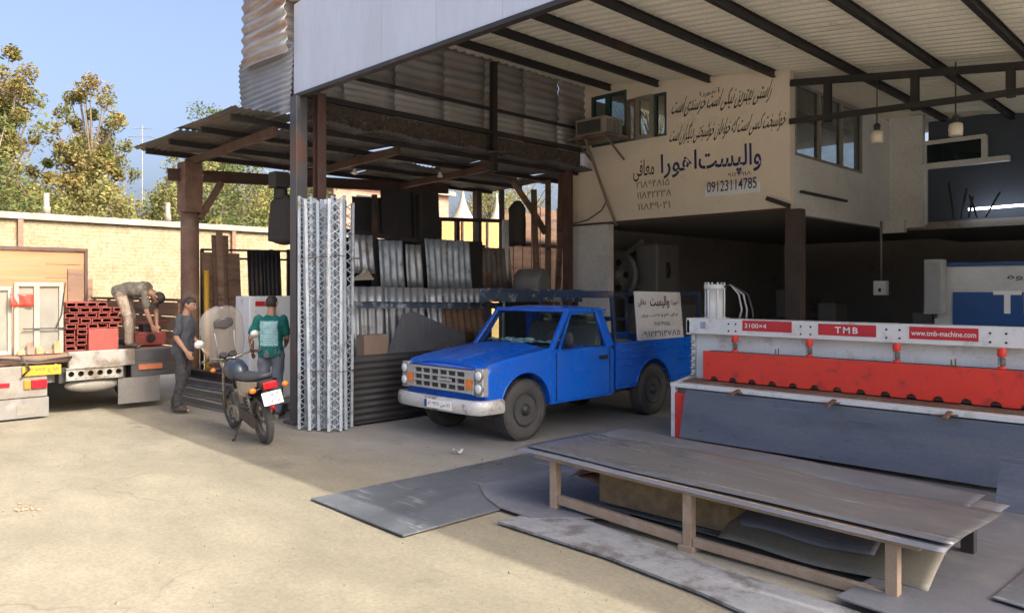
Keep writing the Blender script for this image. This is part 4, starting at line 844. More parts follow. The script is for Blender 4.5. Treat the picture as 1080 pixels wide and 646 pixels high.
# ------------------------------------------------------------ floor plates
def plate(name, pts, z, th, mat, label, group='steel plates lying on the yard', nsub=1, curl=0):
    g = MB(); n=len(pts); c = sum((Vector((p[0],p[1],0)) for p in pts), Vector())/n
    zz = lambda p: z + (p[2] if len(p)>2 else 0)
    g.add([(p[0],p[1],zz(p)) for p in pts]+[(p[0],p[1],zz(p)+th) for p in pts],[list(range(n))[::-1],[n+k for k in range(n)]]+[[k,(k+1)%n,n+(k+1)%n,n+k] for k in range(n)])
    return g.build(name, mat, None, loc=(c.x,c.y,z), label=label, cat='steel plate', group=group)
def gp(*uv): return [tuple(pt(u,v,Z=0)[:2]) for u,v in uv]
A = gp((328,527),(425,566),(512,535)); 
plate('ground_plate', [A[0],A[1],(-4.44,4.45),(-4.55,6.35),(-5.72,6.4),(-5.76,4.9)], .004, .012, m_plate, 'blue grey steel plate on the yard whose near end lies in the sun')
B = gp((505,514),(512,527),(527,538),(560,549)); 
plate('ground_plate', B+[(-3.6,4.75),(-3.4,6.3),(-4.5,6.4),(-5.05,5.6)], .020, .008, m_plate2, 'grey plate with a curved end lying under the left end of the bench')
C = gp((525,552),(640,589),(740,628)); 
plate('ground_plate', [C[0],C[1],C[2],(-1.5,3.75),(-1.6,4.32),(-2.9,4.42),(-4.14,4.62)], .004, .018, m_plate3, 'scratched pale plate strip along the front of the bench')
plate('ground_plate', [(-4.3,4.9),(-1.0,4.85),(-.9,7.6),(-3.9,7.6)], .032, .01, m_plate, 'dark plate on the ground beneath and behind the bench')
plate('ground_plate', [(-1.75,4.35),(-.3,4.2),(-.2,6.9),(-1.5,7.0)], .048, .01, m_plate2, 'bluish plate on the ground at the right end of the bench')
plate('ground_plate', [(-1.1,4.9,.01),(-.3,4.75,.02),(-.2,6.8,.02),(-1.0,6.9,.01)], .062, .006, m_plate, 'upper dark plate leaning on others right of the bench')
# small heap of brown rubble on the yard
g = MB(); p = pt(28,536,Z=0); rr=random.Random(9)
for k in range(26):
    a=rr.random()*6.28; d=rr.random()*.16; s=rr.uniform(.008,.022); c=p+Vector((math.cos(a)*d*1.5,math.sin(a)*d,0)); g.ball(c,s,0,6,(1,1,.6))
g.build('rubble', M('brick_rubble',(.30,.19,.13),(.38,.28,.2),.9), label='small heap of crumbled brown rubble on the yard at the left', cat='rubble', kind='stuff', loc=p)
p = pt(477,475,Z=.03); g = MB(); g.sheet(p,(.10,.05,0),(-.03,.06,0),5,4,lambda a,b:.02*math.sin(a*6+b*3),.001); g.build('paper_scrap', m_white, None, loc=p, label='crumpled scrap of white paper on the floor before the truck', cat='paper')

# ------------------------------------------------------------ bench
T = thing('steel_bench', 'long low bench of rusty angle iron carrying sheet steel', 'bench', (-2.9,5.2,0))
def bz(x): return .455 - .022*(x+4.2)      # top of the frame, sagging slightly to the right
YB0, YB1 = 4.62, 5.72
for x in (-4.12,-2.87,-1.53):
    g = MB(); g.box(x-.034,x+.034,YB0-.034,YB0+.034,-.02,bz(x)-.05); g.box(x-.06,x+.06,YB0-.055,YB0+.055,-.02,.02); g.build('leg', m_benchwood, T, bevel=.004)
for x in (-4.0,-2.75,-1.42):
    g = MB(); g.box(x-.04,x+.04,YB1-.04,YB1+.04,-.02,bz(x)-.05); g.build('leg', m_darksteel, T, bevel=.004)
g = MB(); g.bar((-4.32,YB0,bz(-4.32)-.025),(-1.38,YB0,bz(-1.38)-.025),.07,.05); g.bar((-4.32,YB1,bz(-4.32)-.025),(-1.3,YB1,bz(-1.3)-.025),.07,.05)
for x in (-4.28,-3.3,-2.4,-1.42): g.bar((x,YB0+.036,bz(x)-.028),(x,YB1-.036,bz(x)-.028),.06,.044)
g.build('top_frame', m_benchwood, T, bevel=.003)
g = MB(); a = Vector((-4.16,YB0-.0,.085)); b_=Vector((-2.94,YB0-.06,.03)); 
g.bar((-4.08,YB0-.0,.10),(-2.91,YB0-.0,.05),.05,.07); g.bar((-2.83,YB0,.05),(-1.57,YB0-.0,.035),.05,.06); g.build('stretcher', m_benchwood, T, bevel=.004)
# sheets on the bench: long wavy sheet
def benchsheet(x0,x1,y0,y1,dz,amp,mat,label,seed,edge=0,skew=0):
    rr=random.Random(seed); p1=rr.random()*6; nu,nv=60,10; g=MB()
    def fn(a,b):
        amp_ = amp
        e = edge*(.5*math.sin(a*7.3+p1)+.3*math.sin(a*17+p1)+.5*math.sin(a*3.1)) if b>.99 else 0
        lip = -.012*max(0,(.12-b)/.12)
        return (skew*b*0, e, amp*(1.4*math.sin(a*6+p1)*math.sin(b*3+p1)+.4*math.sin(a*13+b*2)) + lip + amp*1.2*b*abs(math.sin(a*9+p1)))
    L=x1-x0
    g.sheet((x0,y0,bz(x0)+dz),(L,0,-.022*L),(skew,y1-y0,0),nu,nv,fn,.004); return g.build('bench_sheet', mat, None, loc=(x0,y0,bz(x0)+dz), label=label, cat='steel sheet', group='sheets lying on the bench')
benchsheet(-4.50,-1.24,4.52,5.78,.006,.004,m_plate2,'large lower grey sheet covering the whole bench',1,0,.04)
benchsheet(-4.42,-1.22,4.60,5.42,.036,.006,m_benchtop,'upper brownish sheet with a wavy torn back edge on the bench',2,.10,.06)
benchsheet(-4.30,-1.34,5.40,5.78,.046,.004,m_plated,'dark narrow sheet along the back of the bench',5,.05,.0)
# stuff under the bench
m_perf = brickmat('perforated_tile_stack', (.40,.31,.20), (.28,.21,.13), (.62,.58,.5), sc=1, bw=.16, bh=.016, rot=0)
g = MB(); a = pt(640,507,Y=5.02); b_ = pt(723,560,Y=5.02)
g.hexa([(a.x,4.92,.06),(-2.75,4.95,.05),(-2.6,5.3,.05),(a.x+.1,5.3,.06),(a.x,4.92,.36),(-2.75,4.95,.33),(-2.6,5.3,.33),(a.x+.1,5.3,.36)]); g.build('ribbed_block', m_perf, None, loc=(a.x,5.0,.06), bevel=.006, label='yellowish ribbed block stored under the bench between the first two legs', cat='block')
g = MB(); q=[pt(598,512,Y=5.15),pt(640,500,Y=5.3)]; g.sheet((-4.25,4.95,.20),(.75,.15,.10),(-.1,.45,.0),8,6,lambda a,b:.05*math.sin(a*3)+.04*b,.004); g.sheet((-4.2,5.0,.18),(.62,.05,-.1),(.0,.3,.08),6,4,lambda a,b:.03*math.sin(a*4+1),.004)
g.build('folded_scrap', m_rust, None, loc=(-4.2,5,.15), label='folded rusty sheet scrap under the left end of the bench', cat='scrap sheet')
def curl(x0,x1,y,z0,r,mat,label,seed,ax=.0):
    g=MB(); rr=random.Random(seed); ph=rr.random()*6
    def fn(a,b): return r*math.sin(b*2.4)+.015*math.sin(a*8+ph)
    g.sheet((x0,y,z0),(x1-x0,ax,0),(0,.62,.16),24,10,fn,.004); g.build('curved_offcut', mat, None, loc=(x0,y,z0), label=label, cat='sheet offcut', group='curved sheet offcuts under the bench')
m_tan = M('tan_scale_sheet', (.22,.205,.165),(.15,.145,.12),.55,.3,2,.7,.1,60,stain=(.40,.30,.2),samt=.35)
curl(-2.75,-1.40,4.80,.05,.05,m_tan,'tan curved offcut lowest under the right half of the bench',1)
curl(-2.75,-1.75,4.95,.13,.06,m_plate2,'grey curved offcut above the tan one under the bench',2)
curl(-3.6,-1.9,5.10,.08,.05,m_tan,'tan flattened offcut behind the middle leg of the bench',3)
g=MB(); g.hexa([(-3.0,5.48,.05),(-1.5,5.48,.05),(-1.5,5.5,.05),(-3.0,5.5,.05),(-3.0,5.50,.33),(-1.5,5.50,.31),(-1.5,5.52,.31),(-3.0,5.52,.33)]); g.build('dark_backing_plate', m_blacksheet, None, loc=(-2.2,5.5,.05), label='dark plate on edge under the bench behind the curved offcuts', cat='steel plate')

# ------------------------------------------------------------ guillotine shear
T = thing('guillotine_shear', 'long white and red hydraulic sheet shear with three red name labels', 'shear machine', (-5.2,7.94,0))
MX0, MX1 = -5.2, -.7
g = MB()   # left end frame: C-shaped side plate
sp = [(7.98,0),(9.3,0),(9.3,1.42),(8.30,1.42),(8.30,1.24),(8.42,1.22),(8.42,.72),(7.98,.66)]
g.prism(sp,(MX0,0,0),(0,1,0),(0,0,1),(1,0,0),.05); g.box(MX0+.001,MX0+.06,7.955,7.9795,0,.66); g.build('side_frame', m_whitep, T, bevel=.004); g = MB(); g.prism(sp,(MX1-.05,0,0),(0,1,0),(0,0,1),(1,0,0),.05)
g.build('side_frame', m_whitep, T, bevel=.004)
g = MB(); g.box(MX0+.065,MX0+.21,7.94,7.99,0,.545); g.build('red_leg_panel', m_red, T, bevel=.006)
g = MB(); g.box(MX0+.002,MX1,8.30,8.55,1.25,1.443); g.build('top_beam', m_whitep, T, bevel=.008)
g = MB(); g.box(MX0+.06,MX1-.06,8.44,8.50,.66,1.248); g.build('blade_beam', m_whitep, T, bevel=.004)
g = MB(); g.box(MX0+.0,MX1,7.94,8.28,.612,.665); g.build('table_edge', m_whitep, T, bevel=.006)
g = MB(); g.box(MX0+.1,MX1-.05,8.06,8.36,.667,.692); g.build('blade_strip', m_rust, T)
g = MB(); g.box(MX0+.06,MX1-.06,8.03,8.9,.02,.608); g.build('table_body', m_iron, T)
# red guard with scalloped lower edge
gx0 = pt(741,380,Y=8.2).x; poly=[]; n=0
pitch=.245; x=gx0+.03; poly.append((gx0,.705))
while x+pitch < MX1-.1:
    c = x+pitch/2; poly.append((c-.05,.705))
    for k in range(1,6): t=math.pi-math.pi*k/6; poly.append((c+.05*math.cos(t),.705+.05*math.sin(t)))
    poly.append((c+.05,.705)); x+=pitch
poly += [(MX1-.07,.705),(MX1-.07,1.05),(gx0,1.05)]
g = MB(); g.prism(poly,(0,8.24,0),(1,0,0),(0,0,1),(0,-1,0),.03); 
g.build('guard', m_red, T)
g = MB(); g.box(gx0+.0,MX1-.07,8.2425,8.43,.71,1.045); g.build('hold_down_beam', m_blacktxt, T)
for u in (775,853.6,945.7,1056.6):
    x = pt(u,360,Y=8.26).x; S_=None
    g = MB(); g.lathe([(.036,1.172),(.038,1.176),(.038,1.243),(.036,1.249)],(x,8.26,0),n=16); a = g.build('hold_down_cylinder', m_red, T); g = MB(); g.lathe([(.034,1.052),(.036,1.055),(.036,1.075),(.03,1.08)],(x,8.26,0),n=16)
    g.build('hold_down_foot', m_red, a)
    g = MB(); pts=[(x+.030*math.cos(k*.7),8.26+.030*math.sin(k*.7),1.09+.0022*k) for k in range(36)]; g.tube(pts,.006,5); g.tube([(x,8.26,1.08),(x,8.26,1.17)],.016,8); g.build('spring', m_iron, a)
for u in (768,775.5,844,854.5,934.5,948.5,1044,1061): 
    x = pt(u,352,Y=8.29).x
    g = MB()
    for z in (1.30,1.385): g.lathe([(.011,0),(.011,.006),(.007,.008)],(x,8.2995,z),(0,-1,0),8)
    g.build('bolt', m_black, T)
for x,s in ((pt(818,370,Y=8.2).x,0),(pt(1004,384,Y=8.2).x,1)):
    g = MB(); g.box(x-.05,x+.05,8.2,8.235,1.052,1.065); g.bar((x-.01,8.22,1.065),(x-.01,8.22,1.12),.012); g.bar((x+.025,8.22,1.065),(x+.025,8.22,1.13),.012); g.build('latch', m_rust if s else m_iron, T)
for (u0,u1,v0,v1,tx,pos,w_,h_) in ((783,835,342,352,'3100×4',.05,.45,.42),(863,924,344.5,357,'TMB',.3,.4,.55),(959,1032,347,361,'www.tmb-machine.com',.03,.94,.42)):
    a = pt(u0,350,Y=8.297); b_ = pt(u1,350,Y=8.297); zc = 1.362 if u0!=783 else 1.372; g = MB(); g.box(a.x,b_.x,8.294,8.2985,zc-.062,zc+.062); L = g.build('name_label', m_redlab, T)
    text(tx,'label_lettering',m_whitetxt,L,(a.x+(b_.x-a.x)*pos,8.2935,zc-.062+.124*(1-h_)/2),E1,E3,(b_.x-a.x)*w_,.124*h_,.001,bold=.02 if tx=='TMB' else .012,space=1.3 if tx=='TMB' else 1)
a = pt(741,342,Y=8.29); g = MB(); g.box(a.x-.035,a.x+.035,8.295,8.2985,1.315,1.40); g.build('info_sticker', M('faded_blue_sticker',(.25,.30,.45),(.45,.5,.6),.5,0,40), T)
for x in (pt(777,413,Y=7.9).x,pt(878,425,Y=7.9).x,pt(1000,437,Y=7.9).x):
    g = MB(); g.bar((x,7.98,.655),(x+.03,7.68,.625),.045,.02); g.bar((x-.12,7.80,.628),(x+.1,7.84,.64),.03,.012); g.build('support_arm', m_rust, T, bevel=.003)
g = MB(); x = pt(754,320,Y=8.62).x; g.lathe([(.14,1.40),(.14,1.45),(.10,1.455),(.10,1.80),(.135,1.805),(.135,1.86),(.06,1.865)],(x,8.62,0),n=24)
for k in range(6):
    t = k*math.pi/3+.3; g.tube([(x+.118*math.cos(t),8.62+.118*math.sin(t),1.45),(x+.118*math.cos(t),8.62+.118*math.sin(t),1.89)],.011,6)
g.build('hydraulic_cylinder', m_whitep, T)
for k in range(3):
    g = MB(); q = [(x+.13,8.62,1.83),(x+.22,8.62,1.86),(x+.32+.06*k,8.64,1.74),(x+.36+.07*k,8.64,1.55),(x+.33+.09*k,8.64,1.44)]
    from mathutils.geometry import interpolate_bezier
    q2=[]; 
    for i_ in range(len(q)-1):
        for s_ in range(4): q2.append(Vector(q[i_]).lerp(Vector(q[i_+1]), s_/4))
    q2.append(Vector(q[-1])); g.tube(q2,.012,6); g.build('hydraulic_hose', m_silver if k<2 else m_black, T)
g = MB()   # zigzag scrap in the left opening
for k in range(6): g.ball((MX0+.12,8.25,.75+.08*k),.035,0,8,(1,1,.7))
g.build('chain_link', m_chrome, T)
# dark plates leaning on the front of the shear
def leanplate(x0,x1,z1,y0,y1,mat,label,top=0):
    g = MB(); g.hexa([(x0,y0,.045),(x1,y0,.045),(x1,y0+.008,.045),(x0,y0+.008,.045),(x0,y1,z1),(x1,y1,z1+top),(x1,y1+.008,z1+top),(x0,y1+.008,z1)]); g.build('leaning_plate', mat, None, loc=(x0,y0,0), label=label, cat='steel plate', group='plates leaning on the shear')
leanplate(-4.97,-.75,.60,7.78,7.92,m_plated,'long bluish plate leaning along the shear front from the red panel')
leanplate(-1.55,-.4,.40,6.95,7.15,m_plated,'short dark plate standing on edge behind the right end of the bench')

# ------------------------------------------------------------ press brake, boxes in the dark workshop
T = thing('press_brake', 'pale grey press with a blue lettered panel behind the shear', 'press', (-3.4,12.3,0))
x0 = pt(985,300,Y=12.5).x
g = MB(); g.box(x0,0.6,12.5,13.3,0,2.14); g.build('body', M('press_pale_grey',(.55,.57,.58),(.46,.48,.49),.5,0,3), T, bevel=.02)
a = pt(1005,338,Y=12.49); b_ = pt(1078,308,Y=12.49); g = MB(); g.box(a.x,.4,12.485,12.498,1.0,b_.z); L = g.build('blue_panel', m_bluep, T)
a = pt(1056,334,Y=12.48); text('TMB','panel_lettering',m_whitetxt,L,(a.x-.1,12.4845,1.46),E1,E3,1.1,.32,.002,bold=.02)
text('گروه','panel_lettering',m_blacktxt,T,(pt(1062,297,Y=12.49).x,12.498,1.92),E1,E3,.4,.12,.003,bold=.01)
g = MB(); g.box(x0,0.6,12.47,13.32,2.142,2.19); g.build('top_plate', m_bluep, T)
a = pt(974,331,Y=12.2); b_ = pt(993,273,Y=12.2); T = thing('control_cabinet', 'tall narrow grey control cabinet hanging left of the pale press', 'control cabinet', (a.x,12.2,a.z)); g = MB(); g.box(a.x,b_.x,12.2,12.45,a.z,b_.z); g.build('box', m_greyp, T, bevel=.015); g=MB(); g.box(a.x+.02,b_.x-.02,12.19,12.198,a.z+.05,b_.z-.04); g.build('door', m_greyp, T, bevel=.004); g=MB(); g.lathe([(.04,0),(.04,.05),(.02,.06)],((a.x+b_.x)/2,12.3,a.z),(0,0,-1),10); g.build('foot', m_black, T)
a = pt(921,311,Y=14); b_ = pt(935,296,Y=14); T = thing('switch_box', 'small white switch box in the dark workshop', 'switch box', (a.x,14,a.z)); g = MB(); g.box(a.x,b_.x,14,14.12,a.z,b_.z); g.build('box', m_whitep, T, bevel=.01); g=MB(); g.box((a.x+b_.x)/2-.02,(a.x+b_.x)/2+.02,13.98,13.998,a.z+.06,a.z+.12); g.build('switch', m_black, T); g=MB(); g.tube([((a.x+b_.x)/2,14.06,b_.z),((a.x+b_.x)/2,14.06,3.0)],.02,6); g.build('conduit', m_iron, T)  # plain white paint, emits nothing
# eccentric press with flywheels behind the truck bed
p = pt(652,290,Y=13.2); T = thing('flywheel_press', 'old cast iron press with big flywheels under the office', 'press', (p.x,13.4,0))
g = MB(); g.lathe([(.50,0),(.55,.02),(.55,.12),(.50,.14),(.44,.10),(.12,.09),(.12,.16),(.05,.17)],(p.x,13.2,p.z),(0,-1,0),32)
f = g.build('flywheel', m_iron, T)
for k in range(5):
    t=k*1.257; g=MB(); g.lathe([(.07,0),(.07,.01)],(p.x+.28*math.cos(t),13.105,p.z+.28*math.sin(t)),(0,-1,0),12); g.build('spoke_hole', m_black, f)
p2 = pt(690,285,Y=13.8); g=MB(); g.lathe([(.42,0),(.42,.14),(.1,.15)],(p2.x,13.8,p2.z),(0,-1,0),28); g.build('second_flywheel', m_darksteel, T)
g=MB(); g.box(p.x+.1,p.x+1.3,13.4,14.4,0,1.5); g.box(p.x+.35,p.x+.9,13.35,14.2,1.5,2.75); g.bar((p.x-.3,13.3,2.3),(p.x+.4,13.6,2.85),.12,.12); g.build('frame', m_iron, T, bevel=.04)
for i,(x,y,w_,d,h) in enumerate(((-6.6,17.5,1.6,.9,1.5),(-8.2,18.5,1.4,.9,1.8),(-5.2,18.6,1.2,.9,1.3),(-3.4,17.6,1.0,.8,1.7))):
    T = thing('dark_lathe', ['low dark machine bench in the workshop between the posts','dark upright machine at the back of the workshop left','dark machine below the white switch box','dark machine behind the control cabinet'][i], 'machine', (x,y,0), .1*i, 'machines in the dark workshop')
    g=MB(); g.box(-w_/2,w_/2,-d/2,d/2,0,h*.6); g.box(-w_/2+.1,-w_/2+.5,-d/2+.1,d/2-.1,h*.6+.002,h); g.build('body', m_iron, T, local=True, bevel=.03)
    g=MB(); g.lathe([(.18,0),(.18,.12),(.05,.14)],(w_/2-.3,-d/2-.005,h*.45),(0,-1,0),16); g.build('wheel', m_darksteel, T, local=True)
# ------------------------------------------------------------ wheels
def wheel(parent, c, r=.36, w=.2, side=1, rimr=.2, n=36, tread=True, rimmat=None, name='wheel', dish=.03):
    """tyre (part) with rim (sub-part); c = centre in the parent's own space, axis along x, outer face at +x*side"""
    s = side; g = MB(); rimmat = rimmat or m_rim
    prof = [(rimr,-w/2+.02),(rimr+.02,-w/2),(r-.06,-w/2-.004),(r-.02,-w/2+.012),(r-.004,-w/2+.035),(r,-w/4),(r,w/4),(r-.004,w/2-.035),(r-.02,w/2-.012),(r-.06,w/2+.004),(rimr+.02,w/2),(rimr,w/2-.02)]
    g.lathe(prof, c, (s,0,0), n)
    if tread:
        for k in range(n*2):
            t = 2*math.pi*k/(n*2)
            for y0, y1, o_ in ((-w*.42,-w*.05,0),(w*.05,w*.42,.5)):
                t2 = t + o_*math.pi/n; cc = Vector(c)+Vector((0,math.cos(t2)*r,math.sin(t2)*r)); g.bar(cc+Vector((y0,0,0)), cc+Vector((y1,0,0)), .018,.012,up=(0,math.cos(t2),math.sin(t2)))
    ty = g.build(name, m_rubber, parent, local=True)
    g = MB(); h = w/2
    g.lathe([(rimr,h-.05),(rimr+.004,h-.0),(rimr-.012,h+.004),(rimr-.02,h-.02),(rimr-.03,h-.05),(rimr-.075,h-.035-dish),(.075,h-.02),(.07,h+.0),(.045,h+.03),(.03,h+.035)], c, (s,0,0), 28)
    rm = g.build('rim', rimmat, ty, local=True)
    g = MB()
    for k in range(8):
        t = k*math.pi/4; g.lathe([(.018,0),(.018,.006)], Vector(c)+Vector((s*(h-.04),math.cos(t)*(rimr-.055),math.sin(t)*(rimr-.055))), (s,0,0), 8)
    for k in range(5):
        t = k*1.257; g.lathe([(.010,0),(.008,.012)], Vector(c)+Vector((s*(h-.015),math.cos(t)*.058,math.sin(t)*.058)), (s,0,0), 6)
    g.build('rim_hole', m_black, rm, local=True)
    return ty
def autosmooth(o, ang=32):
    for p in o.data.polygons: p.use_smooth = True
    o.data.set_sharp_from_angle(angle=R(ang)); return o
# ------------------------------------------------------------ blue pickup
TX = -7.06
T = thing('pickup_truck', 'blue pickup truck with silver grille parked half under the shed', 'pickup truck', (TX, 6.54, 0))
HW = .80
def arc(cy, cz_, r, a0, a1, n): return [(cy + r*math.cos(R(a0+(a1-a0)*k/n)), cz_ + r*math.sin(R(a0+(a1-a0)*k/n))) for k in range(n+1)]
prof = [(-.66,.50),(-.685,.58),(-.69,.80),(-.675,.885),(-.62,.925),(-.30,.975),(.1,1.02),(.46,1.065),(.52,1.04),(1.0,1.035),(1.70,1.035),(1.74,1.0),(1.74,.40),(1.68,.375),(.44,.375)] + arc(0,.375,.43,2,178,16) + [(-.62,.44)]
def loft(prof, stations, fn, mat, name, parent, bevel=0, ang=30):
    g = MB(); n = len(prof); vs = []
    for s in stations:
        for (y,z) in prof: vs.append(fn(s,y,z))
    fs = [[i*n+k, i*n+(k+1)%n, (i+1)*n+(k+1)%n, (i+1)*n+k] for i in range(len(stations)-1) for k in range(n)]
    fs += [list(range(n))[::-1], [(len(stations)-1)*n+k for k in range(n)]]
    g.add(vs, fs); return autosmooth(g.build(name, mat, parent, local=True, bevel=bevel), ang)
def fb(s,y,z):
    c = 1-(s/HW)**2; e = max(0,(abs(s)-.755)/(HW-.755))
    if z > .87:
        z += .028*c - .035*e*e
        if y < .47 and abs(s) <= .5: z -= .010
    if y < -.58: y += .05*(s/HW)**2 + .03*e
    x = s
    if abs(s) > .77: x = s*(1 - .035*max(0,(z-.80)/.25) - .03*max(0,(.52-z)/.15))
    return (x,y,z)
loft(prof, [-HW,-.785,-.755,-.6,-.5,-.49,-.25,0,.25,.49,.5,.6,.755,.785,HW], fb, m_blue, 'body', T, bevel=.0)
# bonnet as its own panel, slightly proud
g = MB(); 
def hoodfn(a,b): s=(a-.5)*2; return .030*(1-s*s)+ .010*(abs(s)<.6) - .012*(abs(s)>.97)
g.sheet((-.60,-.665,.930),(1.20,0,0),(0,1.11,.152),24,8,hoodfn,.045); autosmooth(g.build('bonnet', m_blue, T, local=True), 25)
# doors
for s in (1,-1):
    poly = [(.56,.41),(1.60,.41),(1.62,.45),(1.62,1.0),(1.60,1.02),(.60,1.02),(.56,.98)]
    g = MB(); g.prism(poly,(s*(HW-.006),0,0),(0,1,0),(0,0,1),(s,0,0),.012); 
    for i,v in enumerate(g.v):
        if v.z > .9: v.x -= s*.020
    d = g.build('door', m_blue, T, local=True, bevel=.005)
    g = MB(); g.box(s*(HW+.004),s*(HW+.022),1.42,1.56,.885,.91); g.box(s*(HW+.005),s*(HW+.008),1.40,1.58,.87,.925); g.build('handle', m_black, d, local=True, bevel=.004)
    g = MB(); g.box(s*(HW-.004),s*(HW+.0005),.545,.558,.41,1.0); g.box(s*(HW-.004),s*(HW+.0005),1.622,1.634,.41,1.0); g.build('door_gap', m_black, T, local=True)
    # window frame of the door
    g = MB(); P = [(.62,1.02),(.93,1.485),(1.46,1.505),(1.60,1.02)]
    for a,b_ in ((0,1),(1,2),(2,3)):
        xa = s*(HW-.03-.10*(P[a][1]-1.02)/.5); xb = s*(HW-.03-.10*(P[b_][1]-1.02)/.5); g.bar((xa,P[a][0],P[a][1]),(xb,P[b_][0],P[b_][1]),.03,.035,up=(s,0,0))
    g.build('window_frame', m_blue, d, local=True, bevel=.006)
    g = MB(); q = [(s*(HW-.045-.10*(z-1.02)/.5),y,z) for y,z in ((.64,1.01),(.94,1.48),(1.45,1.50),(1.585,1.01))]; q2=[(x-s*.004,y,z) for x,y,z in q]
    g.add(q+q2,[(0,1,2,3),(7,6,5,4),(0,4,5,1),(1,5,6,2),(2,6,7,3),(3,7,4,0)]); g.build('window_glass', m_cglass, d, local=True)
    g = MB(); g.box(s*(HW-.0),s*(HW+.10),.70,.73,1.05,1.07); g.bar((s*(HW+.03),.72,1.06),(s*(HW+.07),.70,1.12),.02)
    g.ball((s*(HW+.085),.69,1.165),.1,0,14,(.75,.30,1.05)); mr_=g.build('wing_mirror', m_black, T, local=True)
# cab: pillars, roof, rear
g = MB()
for s in (1,-1):
    g.bar((s*.745,.50,1.035),(s*.665,.885,1.52),.065,.06,up=(0,-.7,.7)); 
    g.hexa([(s*.775,1.60,1.03),(s*.775,1.76,1.03),(s*.70,1.76,1.03),(s*.70,1.60,1.03),(s*.675,1.47,1.53),(s*.675,1.60,1.53),(s*.60,1.60,1.53),(s*.60,1.47,1.53)])
g.bar((-.70,.895,1.525),(.70,.895,1.525),.05,.06); g.bar((-.66,1.58,1.51),(.66,1.58,1.51),.05,.07)
g.hexa([(-.70,1.70,.9),(.70,1.70,.9),(.70,1.75,.9),(-.70,1.75,.9),(-.70,1.70,1.16),(.70,1.70,1.16),(.70,1.73,1.16),(-.70,1.73,1.16)])
for s in (1,-1): g.bar((s*.675,.90,1.525),(s*.655,1.56,1.53),.045,.05)
g.build('cab_pillars', m_blue, T, local=True, bevel=.014)
g = MB(); g.sheet((-.72,.855,1.535),(1.44,0,0),(0,.79,.0),20,12,lambda a,b:.05*(1-abs(2*a-1)**3.5)*(1-abs(2*b-1)**4)-.004,.022); autosmooth(g.build('roof', m_blue, T, local=True),40)
g = MB(); q=[(-.70,.515,1.05),(.70,.515,1.05),(.635,.875,1.51),(-.635,.875,1.51)]; q2=[(x,y+.004,z-.003) for x,y,z in q]; g.add(q+q2,[(0,1,2,3),(7,6,5,4),(0,4,5,1),(1,5,6,2),(2,6,7,3),(3,7,4,0)]); ws=g.build('windscreen', m_cglass, T, local=True)
g = MB(); loop=[(-.705,.505,1.05),(.705,.505,1.05),(.64,.872,1.515),(-.64,.872,1.515)]
for k in range(4): g.bar(loop[k],loop[(k+1)%4],.022,.016,up=(0,-.7,.7))
g.build('seal', m_black, ws, local=True)
g = MB()
for x in (-.3,.25): g.bar((x,.49,1.065),(x+.28,.60,1.19),.012,.008); g.lathe([(.02,0),(.015,.03)],(x,.48,1.06),(0,-.3,.9),8)
g.build('wiper', m_black, T, local=True)
g = MB(); g.box(-.66,.66,1.655,1.66,1.15,1.5); g.build('rear_glass', m_cglass, T, local=True)
g = MB(); g.box(-.68,.68,.60,.90,.98,1.09); g.build('dashboard', m_black, T, local=True, bevel=.03)
g = MB(); g.sheet((-.62,.62,1.10),(1.20,0,0),(0,.24,.012),30,8,lambda a,b:.02*abs(math.sin(a*21+b*3))+.012*math.sin(a*9+b*5)+.005,.006); g.ball((-.3,.74,1.13),.05,0,10,(1.6,1,.5)); g.ball((.12,.73,1.14),.05,0,10,(1.9,1,.5)); g.build('dash_cloth', m_cloth, T, local=True)
g = MB(); g.tube([(.36+.17*math.cos(t*.3142),.92+.05*math.sin(t*.3142),1.12+.16*math.sin(t*.3142)) for t in range(20)],.012,6,closed=True); g.bar((.36,.92,1.12),(.36,.72,.98),.03); g.bar((.2,.92,1.12),(.52,.92,1.12),.02); g.build('steering_wheel', m_black, T, local=True)
g = MB(); g.box(-.68,.68,1.12,1.55,.75,1.02); g.hexa([(-.68,1.46,1.0),(.68,1.46,1.0),(.68,1.6,1.0),(-.68,1.6,1.0),(-.66,1.54,1.34),(.66,1.54,1.34),(.66,1.63,1.34),(-.66,1.63,1.34)]); g.build('bench_seat', m_seatf, T, local=True, bevel=.04)
# front: grille, lamps, bumper
g = MB(); yf=-.712
g.box(-.64,.64,yf+.012,yf+.03,.59,.875)
gb = g.build('grille_backing', m_black, T, local=True)
g = MB()
for k in range(7): x=-.50+k*1.0/6; g.box(x-.014,x+.014,yf-.012,yf+.0115,.60,.865)
for k in range(4): z=.612+k*.0805; g.box(-.635,.635,yf-.015,yf+.011,z-.013,z+.013)
g.box(-.655,-.635,yf-.012,yf+.02,.59,.875); g.box(.635,.655,yf-.012,yf+.02,.59,.875)
g.box(-.635,-.515,yf-.006,yf+.0105,.62,.86); g.box(.515,.635,yf-.006,yf+.0105,.62,.86)
g.box(-.02,.26,yf-.022,yf-.0155,.715,.745)
g.build('grille', m_silver, T, local=True, bevel=.003)
for s in (1,-1):
    g = MB(); g.box(s*.525,s*.628,yf-.026,yf-.0155,.655,.77); g.build('indicator', m_orange, T, local=True, bevel=.008)
    g = MB(); g.box(s*.665,s*.790,-.705,-.60,.575,.895); g.build('headlight_housing', m_silver, T, local=True, bevel=.015)
    for z in (.815,.665):
        g = MB(); g.lathe([(.066,-.02),(.072,.0),(.070,.008),(.060,.010)],(s*.727,-.705,z),(0,-1,0),20); h=g.build('headlight', m_iron, T, local=True)
        g = MB(); g.lathe([(.058,.004),(.055,.018),(.035,.028),(.01,.032)],(s*.727,-.705,z),(0,-1,0),20); g.build('lens', m_lens, h, local=True)
